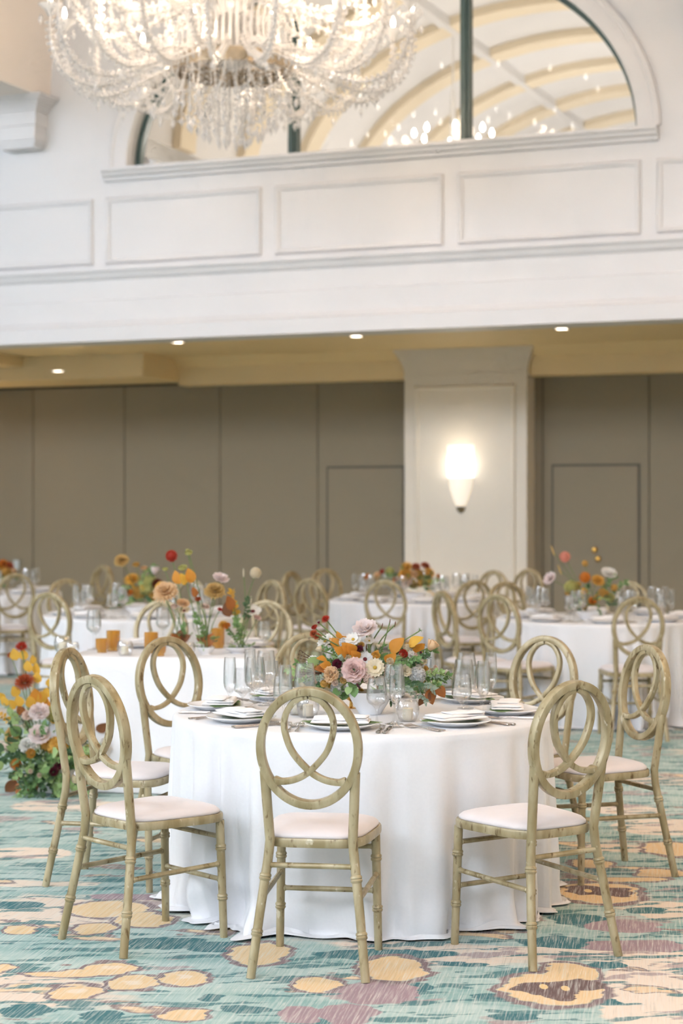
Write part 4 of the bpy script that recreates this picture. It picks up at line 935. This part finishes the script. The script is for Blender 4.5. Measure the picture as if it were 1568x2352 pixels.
# ---------------------------------------------------------------- candles
ME['votive_glass'] = MB().lathe([(0, 0), (.030, 0), (.037, .008), (.045, .035), (.046, .05), (.042, .07), (.036, .082), (.0348, .082), (.0408, .07), (.0446, .05), (.0436, .035), (.035, .01), (.028, .005), (0, .005)], 28).mesh('votive_glass', 'clear_glass')
ME['candle'] = MB().lathe([(0, 0), (.0205, 0), (.021, .002), (.021, .044), (.019, .046), (.012, .0445), (.004, .044), (0, .044)], 20).tube([(0, 0, .043), (.001, 0, .052)], .001, 4, cap=True).mesh('candle', 'wax')
ME['amber_tall'] = MB().lathe([(0, 0), (.030, 0), (.034, .004), (.034, .012), (.040, .022), (.040, .118), (.0385, .118), (.038, .024), (.03, .018), (0, .018)], 28).mesh('amber_candle_holder', 'amber_glass')
ME['amber_short'] = MB().lathe([(0, 0), (.026, 0), (.027, .004), (.027, .012), (.037, .026), (.038, .08), (.0365, .08), (.0355, .028), (.025, .018), (0, .018)], 28).mesh('amber_candle_holder', 'amber_glass')
def votive(x, y, wh, k=1.0):
    p = at_height(x, y, TH) + Vector((0, 0, 0.0008)); S_ = Matrix.Diagonal((k, k, k, 1))
    put('votive_glass', Matrix.Translation(p) @ S_, f'round clear glass votive {wh}', 'candle holder', 'clear glass votives')
    put('candle', Matrix.Translation(p + Vector((0, 0, 0.0055 * k))) @ S_, f'short cream candle inside the votive {wh}', 'candle', 'votive candles')
votive(707, 1648, 'behind the front chair back on the near table'); votive(936, 1657, 'right of the flutes on the near table'); votive(683, 1642, 'left of the other one behind the front chair back')
votive(145, 1499, 'at the left end of the sweetheart table', 1.15); votive(166, 1503, 'second from the left end of the sweetheart table', .85); votive(287, 1506, 'beside the short amber glass on the sweetheart table', 1.0); votive(432, 1506, 'beside the small white bowl on the sweetheart table', .9)
for x, y, k, lb in ((260, 1495, 'amber_tall', 'tall ribbed amber candle glass, left one on the sweetheart table'), (234, 1499, 'amber_short', 'short amber candle glass left of the tall one on the sweetheart table'), (347, 1500, 'amber_tall', 'tall amber candle glass behind the near chair back on the sweetheart table'),
                    (366, 1507, 'amber_short', 'short amber candle glass seen through the near chair back'), (500, 1489, 'amber_tall', 'tall amber candle glass between the two white flower bowls')):
    put(k, Matrix.Translation(at_height(x, y, TH) + Vector((0, 0, .0008))), lb, 'candle holder', 'amber candle glasses', 'amber_candle_holder')
RZ = lambda a: Matrix.Rotation(a, 4, 'Z')
for x, y, lb in ((312, 1487, 'left'), (571, 1486, 'right')):
    p = at_height(x, y, TH); put('plate', Matrix.Translation(p + Vector((0, 0, .001))) @ RZ(SWR), f'white dinner plate at the {lb} place of the sweetheart table', 'plate', 'plates on the sweetheart table')
    put('napkin', Matrix.Translation(p + Vector((0, 0, .0265))) @ RZ(SWR), f'folded white napkin at the {lb} place of the sweetheart table', 'napkin', 'napkins on the sweetheart table')
for x, y, k, lb in ((215, 1492, 'wine_glass', 'tall clear wine glass near the left end of the sweetheart table'), (222, 1489, 'champagne_flute', 'slim champagne flute behind the amber glasses of the sweetheart table'), (374, 1483, 'wine_glass', 'tall clear wine glass among the stems on the sweetheart table'),
                    (452, 1484, 'champagne_flute', 'slim champagne flute among the stems on the sweetheart table'), (606, 1500, 'water_goblet', 'clear water goblet near the right end of the sweetheart table')):
    put(k, Matrix.Translation(at_height(x, y, TH) + Vector((0, 0, .0005))), lb, 'glass', 'glasses on the sweetheart table')
# sweetheart flowers: three low ikebana bowls
b1 = at_height(472, 1503, TH); b2 = at_height(547, 1500, TH); b3 = at_height(414, 1490, TH)
arrangement('ikebana_bowl', 'airy mustard and pale blooms rising from a small white bowl on the sweetheart table', 'flowers', b1, [(506, 1331, 'peony', 'pink', 20), (493, 1358, 'dahlia', 'tan', 24), (434, 1272, 'ranunculus', 'lime', 11), (430, 1264, 'bud', 'lime', 5), (420, 1307, 'ranunculus', 'lime', 13), (455, 1378, 'ranunculus', 'rust', 9), (450, 1365, 'ranunculus', 'rust', 8), (470, 1395, 'peony', 'blush', 12), (505, 1400, 'mum', 'red', 6)],
            [(471, 1466, 'beech', 'leaf_brown', 40), (480, 1470, 'beech', 'leaf_rust', 36), (462, 1468, 'beech', 'leaf_brown', 34), (407, 1326, 'beech', 'leaf_orange', 34), (436, 1322, 'beech', 'leaf_orange', 36), (420, 1330, 'beech', 'leaf_gold', 30), (460, 1440, 'spray', 'leaf_green', 60), (445, 1360, 'beech', 'leaf_rust', 26)], 'ikebana bowls on the sweetheart table', bowl(.052, .028, .042), .05, 10, .06, stem_all=True, seed=2)
arrangement('ikebana_bowl', 'white anemone and dry grasses in a wide low white bowl on the sweetheart table', 'flowers', b2, [(587, 1316, 'hydrangea', 'cream', 14), (559, 1316, 'bunny', 'cream', 5), (576, 1380, 'bunny', 'cream', 5), (580, 1406, 'anemone', 'white', 20), (590, 1420, 'peony', 'rosepink', 10), (536, 1376, 'bunny', 'mustard', 6), (520, 1440, 'ranunculus', 'orange', 12), (512, 1436, 'mum', 'yellow', 12)],
            [(536, 1390, 'spray', 'leaf_gold', 60), (540, 1420, 'spray', 'leaf_light', 60), (545, 1445, 'spray', 'leaf_green', 50), (552, 1462, 'spray', 'leaf_light', 44), (535, 1462, 'spray', 'leaf_green', 40), (527, 1385, 'beech', 'leaf_rust', 36), (522, 1400, 'beech', 'leaf_brown', 36), (565, 1400, 'spray', 'leaf_dark', 50)], 'ikebana bowls on the sweetheart table', bowl(.085, .04, .036), .05, 14, .06, stem_all=True, seed=3)
arrangement('ikebana_bowl', 'peach dahlia and red bloom on tall stems, leftmost bowl of the sweetheart table', 'flowers', b3, [(394, 1277, 'pompon', 'red', 15), (379, 1360, 'dahlia', 'peach', 28), (372, 1352, 'hydrangea', 'yellow', 18), (420, 1388, 'peony', 'peach', 16), (423, 1404, 'anemone', 'cream', 14), (379, 1309, 'ranunculus', 'lime', 8), (400, 1395, 'ranunculus', 'blush', 10)],
            [(414, 1462, 'beech', 'leaf_brown', 36), (404, 1464, 'beech', 'leaf_rust', 34), (424, 1466, 'beech', 'leaf_brown', 34), (420, 1450, 'spray', 'leaf_green', 44)], 'ikebana bowls on the sweetheart table', bowl(.05, .028, .04), .05, 8, .05, stem_all=True, seed=5)
# floor arrangement at the foot of the sweetheart table
fb = at_height(95, 1822, 0.0)
ffl = [(49, 1486, 'mum', 'red', 14), (25, 1505, 'mum', 'rust', 9), (57, 1568, 'mum', 'rust', 24, -.05), (90, 1635, 'rose', 'pink', 22, -.08), (65, 1643, 'rose', 'blush', 14), (92, 1689, 'peony', 'pink', 27, -.12), (63, 1712, 'rose', 'white', 18, -.12), (29, 1687, 'rose', 'tan', 20, -.05), (17, 1719, 'bud', 'blush', 9), (71, 1731, 'ranunculus', 'yellow', 14, -.15),
       (132, 1715, 'hydrangea', 'yellow', 26, -.12), (37, 1756, 'pompon', 'orange', 15, -.1), (36, 1783, 'pompon', 'rust', 14, -.1), (50, 1738, 'ranunculus', 'blush', 8, -.12), (124, 1772, 'dahlia', 'burgundy', 11, -.18), (133, 1760, 'dahlia', 'burgundy', 10, -.18), (71, 1771, 'ranunculus', 'blush', 7, -.18), (91, 1780, 'ranunculus', 'blush', 7, -.18), (107, 1710, 'hydrangea', 'yellow', 14, -.1), (175, 1700, 'peony', 'white', 24, 0), (205, 1730, 'hydrangea', 'yellow', 20, 0), (240, 1715, 'peony', 'white', 22, 0),
       (120, 1640, 'hydrangea', 'lime', 20, 0), (150, 1660, 'hydrangea', 'lime', 18, .05), (185, 1660, 'mum', 'rust', 14, .05)]
flv = [(x, y, 'round', c, l) for x, y, c, l in ((34, 1503, 'leaf_gold', 30), (54, 1503, 'leaf_gold', 28), (65, 1530, 'leaf_gold', 30), (84, 1536, 'leaf_gold', 30), (35, 1588, 'leaf_gold', 28), (11, 1610, 'leaf_gold', 28), (44, 1610, 'leaf_gold', 28), (28, 1618, 'leaf_gold', 26), (107, 1591, 'leaf_gold', 26), (113, 1568, 'leaf_gold', 22), (82, 1597, 'leaf_orange', 34), (100, 1612, 'leaf_orange', 34), (70, 1612, 'leaf_gold', 30), (47, 1632, 'leaf_rust', 26), (3, 1600, 'leaf_gold', 24), (86, 1556, 'leaf_gold', 28), (75, 1515, 'leaf_gold', 22), (95, 1602, 'leaf_gold', 32), (115, 1625, 'leaf_orange', 30), (125, 1650, 'leaf_gold', 28), (108, 1712, 'leaf_gold', 34))]
flv += [(25, 1806, 'beech', 'leaf_brown', 40), (45, 1812, 'beech', 'leaf_rust', 36), (75, 1812, 'beech', 'leaf_brown', 40), (130, 1818, 'beech', 'leaf_orange', 34), (140, 1800, 'spray', 'leaf_light', 50, -.2), (255, 1610, 'spray', 'leaf_grey', 34, .2), (235, 1670, 'beech', 'leaf_brown', 34, 0.0), (36, 1645, 'spray', 'leaf_grey', 60), (60, 1660, 'twigs', 'leaf_grey', 90), (5, 1645, 'spray', 'leaf_gold', 50), (50, 1700, 'spray', 'leaf_light', 60)]
flv += [(random.Random(k).uniform(40, 190), random.Random(k + 90).uniform(1725, 1808), 'spray', ('leaf_green', 'leaf_dark', 'leaf_light')[k % 3], 60, -.12) for k in range(46)]
arrangement('floor_flowers', 'lush autumn floor arrangement of roses and gold leaves left of the sweetheart table', 'flowers', fb, ffl, flv, 'floor flowers', None, .22, 90, .26, stem_all=True, seed=8)
# distant centerpieces
def far_center(c, label, bx, by, fl, lv, seed, fill=34, r=.16):
    p = Vector((c[0], c[1], TH)) if by is None else at_height(bx, by, TH); arrangement('centerpiece', label, 'flowers', p, fl, lv, 'table centerpieces', bowl(.115, .07, .06), .12, fill, r, seed=seed, fillcols=('leaf_green', 'leaf_gold', 'leaf_light', 'leaf_dark'), stem_all=True)
far_center(TR, 'loose mustard flowers with a tall peach carnation on the right round table', 1357, 1422, [(1297, 1279, 'pompon', 'coral', 14), (1269, 1265, 'bunny', 'tan', 6), (1285, 1309, 'bunny', 'tan', 6), (1264, 1330, 'peony', 'pink', 17), (1343, 1294, 'pompon', 'mustard', 8), (1343, 1326, 'pompon', 'orange', 14), (1372, 1335, 'mum', 'yellow', 17), (1397, 1319, 'peony', 'white', 19), (1311, 1349, 'hydrangea', 'lime', 17), (1360, 1380, 'dahlia', 'orange', 10), (1342, 1362, 'ranunculus', 'mustard', 11), (1342, 1393, 'ranunculus', 'tan', 9), (1305, 1362, 'ranunculus', 'yellow', 9), (1385, 1362, 'hydrangea', 'mustard', 13), (1410, 1350, 'pompon', 'mustard', 9), (1325, 1345, 'mum', 'yellow', 11), (1400, 1372, 'hydrangea', 'lime', 12)],
           [(1418, 1348, 'spray', 'leaf_green', 44), (1395, 1340, 'spray', 'leaf_green', 44), (1330, 1360, 'spray', 'leaf_gold', 44)], 12)
far_center(TM, 'dense mound of amber and yellow flowers on the middle round table before the pillar', None, None, [(934, 1304, 'mum', 'yellow', 15), (929, 1320, 'dahlia', 'yellow', 16), (933, 1336, 'rose', 'blush', 13), (948, 1319, 'rose', 'peach', 10), (977, 1300, 'dahlia', 'rust', 11), (985, 1316, 'mum', 'yellow', 14), (980, 1333, 'hydrangea', 'lime', 15), (955, 1302, 'mum', 'rust', 11), (878, 1314, 'ranunculus', 'red', 8), (845, 1325, 'ranunculus', 'orange', 9), (866, 1323, 'rose', 'peach', 10), (895, 1313, 'hydrangea', 'lime', 11), (960, 1320, 'hydrangea', 'mustard', 14), (910, 1332, 'ranunculus', 'orange', 9), (965, 1340, 'pompon', 'mustard', 10), (1005, 1325, 'ranunculus', 'orange', 8), (950, 1345, 'rose', 'tan', 10)], [(905, 1325, 'spray', 'leaf_green', 36), (1000, 1335, 'spray', 'leaf_light', 36)], 13)
far_center(TL, 'mustard and cream flowers in a low white bowl on the left round table', 321, 1411, [(279, 1288, 'dahlia', 'tan', 17), (303, 1332, 'mum', 'yellow', 19), (313, 1299, 'ranunculus', 'mustard', 10), (331, 1307, 'ranunculus', 'peach', 10), (355, 1309, 'bud', 'pink', 13), (338, 1352, 'hydrangea', 'lime', 20), (320, 1362, 'hydrangea', 'mustard', 17), (345, 1335, 'hydrangea', 'lime', 16), (362, 1342, 'dahlia', 'brown', 14), (300, 1362, 'ranunculus', 'orange', 10), (350, 1370, 'hydrangea', 'mustard', 16)], [(330, 1330, 'spray', 'leaf_light', 44), (345, 1320, 'spray', 'leaf_green', 44)], 14)
far_center(TF, 'orange flower centerpiece on the far corner table, cut by the frame edge', None, None, [(8, 1296, 'dahlia', 'orange', 13), (22, 1300, 'mum', 'rust', 11), (14, 1316, 'hydrangea', 'mustard', 15), (-6, 1302, 'mum', 'yellow', 14), (30, 1312, 'ranunculus', 'peach', 9), (0, 1328, 'hydrangea', 'lime', 14)], [(20, 1325, 'spray', 'leaf_green', 36)], 15)

# ---------------------------------------------------------------- crystal chandelier
CY = 14.9; CP = pix(535, 160, CY)
t = thing('chandelier', 'large crystal chandelier with beaded arms hanging before the arched window', 'chandelier', CP)
RR = 0.475
MB().sweep([(RR * math.cos(2 * PI * k / 72), RR * math.sin(2 * PI * k / 72), 0.02) for k in range(72)], (0, 0, 1), [(-0.012, -0.055), (0.012, -0.055), (0.016, 0.0), (0.012, 0.055), (-0.012, 0.055)], True).build('ring', 'ring_metal', t)
MB().sweep([(0.30 * math.cos(2 * PI * k / 48), 0.30 * math.sin(2 * PI * k / 48), 0.05) for k in range(48)], (0, 0, 1), rrect(0.01, 0.02), True).build('inner_ring', 'ring_metal', t)
MB().lathe([(0.05, 0.0), (0.09, 0.05), (0.10, 0.15), (0.05, 0.22), (0.06, 0.35), (0.11, 0.45), (0.13, 0.60), (0.06, 0.72), (0.05, 1.0), (0.02, 1.1), (0.012, 2.6)], 20).build('column', 'crystal', t)
for k in range(4):
    a = PI / 4 + k * PI / 2; MB().tube([(0.08 * math.cos(a), 0.08 * math.sin(a), 0.12), (RR * math.cos(a), RR * math.sin(a), 0.03)], 0.008, 6).build('spoke', 'ring_metal', t)
def bead_line(mb, pts, step, r, zs=1.0, jit=0.0, rnd=None):
    pts = [Vector(p) for p in pts]; acc = 0.0
    for a, b in zip(pts[:-1], pts[1:]):
        d = (b - a).length
        while acc < d:
            p = a.lerp(b, acc / d); mb.octa(p, r * (1 + (rnd.uniform(-jit, jit) if rnd else 0)), 0, zs); acc += step
        acc -= d
def arm_curve(rmax, zlow, ztip, r0=0.16, z0=0.42): return smoothpath([(r0, 0, z0), (r0 + 0.10, 0, z0 - 0.10), (0.42, 0, z0 - 0.30), (rmax * 0.58, 0, zlow + 0.07), (rmax * 0.76, 0, zlow), (rmax * 0.92, 0, zlow + 0.10), (rmax * 0.995, 0, zlow + 0.34), (rmax, 0, ztip)], 5)
def make_arm(rmax, zlow, ztip, seed, r0=0.16, z0=0.42):
    c = arm_curve(rmax, zlow, ztip, r0, z0); rnd = random.Random(seed)
    arm = MB().tube(c, 0.013, 7).mesh('arm', 'crystal')
    rd = MB().tube(c, 0.0035, 5).mesh('arm_rod', 'steel_rod')
    b = MB()
    for i in range(3, len(c) - 2):                      # crystal lustres standing off both sides of the arm
        t_ = (c[i + 1] - c[i - 1]).normalized(); nrm = Vector((-t_.z, 0, t_.x))
        for s in (-1, 1): b.octa(c[i] + nrm * 0.028 * s, 0.018); b.octa((c[i] + c[i - 1]) / 2 + Vector((0, 0.024 * s, 0)), 0.017)
        if i % 2 == 0: b.octa(c[i] + Vector((0, 0, -0.045)), 0.012, 0, 1.5)
    beads = b.mesh('arm_beads', 'crystal', False)
    tip = c[-1]
    cupm = MB().lathe([(0.012, -0.03), (0.03, -0.01), (0.05, 0.03), (0.095, 0.065), (0.10, 0.07), (0.09, 0.066), (0.045, 0.036), (0.02, 0.01), (0.016, 0.02), (0.016, 0.10), (0, 0.10)], 16, o=tip).mesh('candle_cup', 'crystal')
    bulb = MB().lathe([(0, 0.10), (0.010, 0.10), (0.017, 0.125), (0.014, 0.15), (0.004, 0.18), (0, 0.185)], 10, o=tip).mesh('bulb', 'bulb')
    d = MB(); d.octa(tip + Vector((0.08, 0, -0.05)), 0.02, 0, 2.2); d.octa(tip + Vector((-0.08, 0, -0.05)), 0.02, 0, 2.2); d.octa(c[len(c) * 3 // 5] + Vector((0, 0, -0.09)), 0.02, 0, 2.2)
    drops = d.mesh('crystal_drop', 'crystal', False)
    return dict(arm=arm, arm_rod=rd, arm_beads=beads, candle_cup=cupm, bulb=bulb, crystal_drop=drops)
A1 = make_arm(1.47, -0.16, 0.42, 1); A2 = make_arm(1.08, 0.02, 0.62, 2); A3 = make_arm(1.36, 0.30, 1.05, 3, 0.16, 0.80)
def put_arm(A, a, parent):
    o = link('arm', A['arm'], parent, Matrix.Rotation(a, 4, 'Z'))
    for k_ in ('arm_rod', 'arm_beads', 'candle_cup', 'bulb', 'crystal_drop'):
        c_ = link(k_, A[k_], o)
        if k_ in ('arm_beads', 'crystal_drop'): c_['kind'] = 'stuff'
for k in range(18): put_arm(A1, 2 * PI * (k + 0.3) / 18, t)
for k in range(10): put_arm(A2, 2 * PI * (k + 0.1) / 10, t)
for k in range(14): put_arm(A3, 2 * PI * (k + 0.6) / 14, t)
rnd = random.Random(21)
for k in range(30):                                     # bead strands hung from the ring
    a = 2 * PI * k / 30; b = MB(); L_ = 0.30 + 0.06 * math.sin(k * 2.1)
    bead_line(b, [(RR * math.cos(a), RR * math.sin(a), 0.36), (RR * 1.0 * math.cos(a), RR * math.sin(a), -L_)], 0.03, 0.0115, 1.1, .25, rnd); b.octa((RR * math.cos(a), RR * math.sin(a), -L_ - 0.03), 0.022, 0, 2.0)
    o = b.build('bead_strand', 'crystal', t, False); o['kind'] = 'stuff'
for k in range(24):                                     # swags between ring and arms
    a0 = 2 * PI * k / 24; a1 = 2 * PI * (k + 1.0) / 24; b = MB(); r_ = 0.66
    p0 = Vector((RR * math.cos(a0), RR * math.sin(a0), 0.0)); p1 = Vector((r_ * math.cos((a0 + a1) / 2), r_ * math.sin((a0 + a1) / 2), -0.30)); p2 = Vector((0.98 * math.cos(a1), 0.98 * math.sin(a1), -0.17))
    bead_line(b, smoothpath([p0, (p0 + p1) / 2 + Vector((0, 0, -.06)), p1, (p1 + p2) / 2 + Vector((0, 0, -.05)), p2], 5), 0.032, 0.0125, 1.0, .2, rnd); b.octa(p1 + Vector((0, 0, -0.06)), 0.022, 0, 2.0)
    o = b.build('bead_swag', 'crystal', t, False); o['kind'] = 'stuff'
for ri, (r_, n_, L_) in enumerate(((0.36, 22, 0.42), (0.24, 16, 0.50), (0.12, 9, 0.56))):
    for k in range(n_):
        a = 2 * PI * (k + 0.5 * ri) / n_; b = MB(); x, y = r_ * math.cos(a), r_ * math.sin(a)
        bead_line(b, [(x, y, 0.05), (x, y, -L_)], 0.045, 0.010, 1.4, .3, rnd); b.octa((x, y, -L_ - 0.04), 0.02, 0, 2.4)
        o = b.build('pendant_strand', 'crystal', t, False); o['kind'] = 'stuff'
for k in range(40):                                     # glass plumes rising inside the ring
    a = 2 * PI * k / 40; r_ = 0.40; z = 0.34
    c = smoothpath([(r_ * math.cos(a), r_ * math.sin(a), 0.06), (r_ * 0.9 * math.cos(a), r_ * 0.9 * math.sin(a), 0.30), (r_ * 1.05 * math.cos(a), r_ * 1.05 * math.sin(a), 0.50), (r_ * 1.35 * math.cos(a), r_ * 1.35 * math.sin(a), 0.56), (r_ * 1.5 * math.cos(a), r_ * 1.5 * math.sin(a), 0.44)], 4)
    MB().tube(c, [0.016 - 0.0004 * i for i in range(len(c))], 6).build('plume', 'crystal', t)
CHW = (1.0, 0.78, 0.58)
for k in range(6):
    a = 2 * PI * k / 6; point('hall_lamp', (0.95 * math.cos(a), 0.95 * math.sin(a), 0.55), 19, CHW, 0.12, t)
for u_, v_, w_, c_ in ((UC + PITCH, -9.0, 190, (1.0, 0.64, 0.34)), (UC + PITCH, -3.0, 60, CHW), (UC, -10.0, 40, CHW)):  # unseen lamps added for warm light from the right and above, without fixtures
    point('hall_lamp', R(u_, v_, 5.4), w_, c_, 0.5)
# candle chandelier of the next hall, seen through the lunette
P2 = pix(1040, 300, 24.5)
t = thing('candle_chandelier', 'small candle chandelier glowing in the next hall behind the arched window', 'chandelier', P2)
MB().lathe([(0, -0.5), (0.06, -0.42), (0.09, -0.3), (0.04, -0.1), (0.03, 0.5), (0.012, 0.55), (0.012, 1.6)], 12).build('column', 'crystal', t)
for k in range(8):
    a = 2 * PI * k / 8; c = smoothpath([(0.05, 0, -0.3), (0.25, 0, -0.42), (0.45, 0, -0.34), (0.52, 0, -0.18)], 4); o = link('arm', MB().tube(c, 0.012, 6).mesh('arm', 'crystal'), t, Matrix.Rotation(a, 4, 'Z'))
    MB().lathe([(0, 0), (0.045, 0), (0.012, 0.01), (0.012, 0.1), (0, 0.1)], 10, o=c[-1]).build('candle', 'crystal', o); MB().lathe([(0, 0.1), (0.018, 0.11), (0.028, 0.15), (0.006, 0.2), (0, 0.21)], 8, o=c[-1]).build('bulb', 'bulb', o)
for v_, u_ in ((4.5, UC), (9.5, UC), (15.0, UC), (9.5, UC - PITCH), (9.5, UC + PITCH)): point('next_hall_fill', R(u_, v_, 5.0), 110, (1, 0.93, 0.85), 0.3)  # added unseen lamps that brighten the vault of the next hall
# small ceiling roundels in the next hall
for (x, y, lb) in ((925, 248, 'oval ceiling light on the far vault seen through the arched window'), (742, 327, 'small ceiling light low on the far vault seen through the arched window')):
    best = None
    for s in range(400):                                # where the line of sight meets the far vault
        p = pix(x, y, 18.5 + s * 0.03); q = ROOM.inverted() @ p
        if q.y > T and abs(q.x - UC) < VAW and q.z > ZV + VAH * math.sqrt(1 - ((q.x - UC) / VAW) ** 2): best = q; break
    if best:
        nrm = Vector((-(best.x - UC) / VAW ** 2, 0, -(best.z - ZV) / VAH ** 2)).normalized()
        o = MB().lathe([(0, 0.012), (0.10, 0.012), (0.12, 0.0), (0.12, -0.01), (0, -0.01)], 20).build('ceiling_light', 'china'); o.matrix_world = ROOM @ Matrix.Translation(best + nrm * 0.015) @ aim(nrm)
        tag(o, lb, 'ceiling light', 'round lights on the far vault')
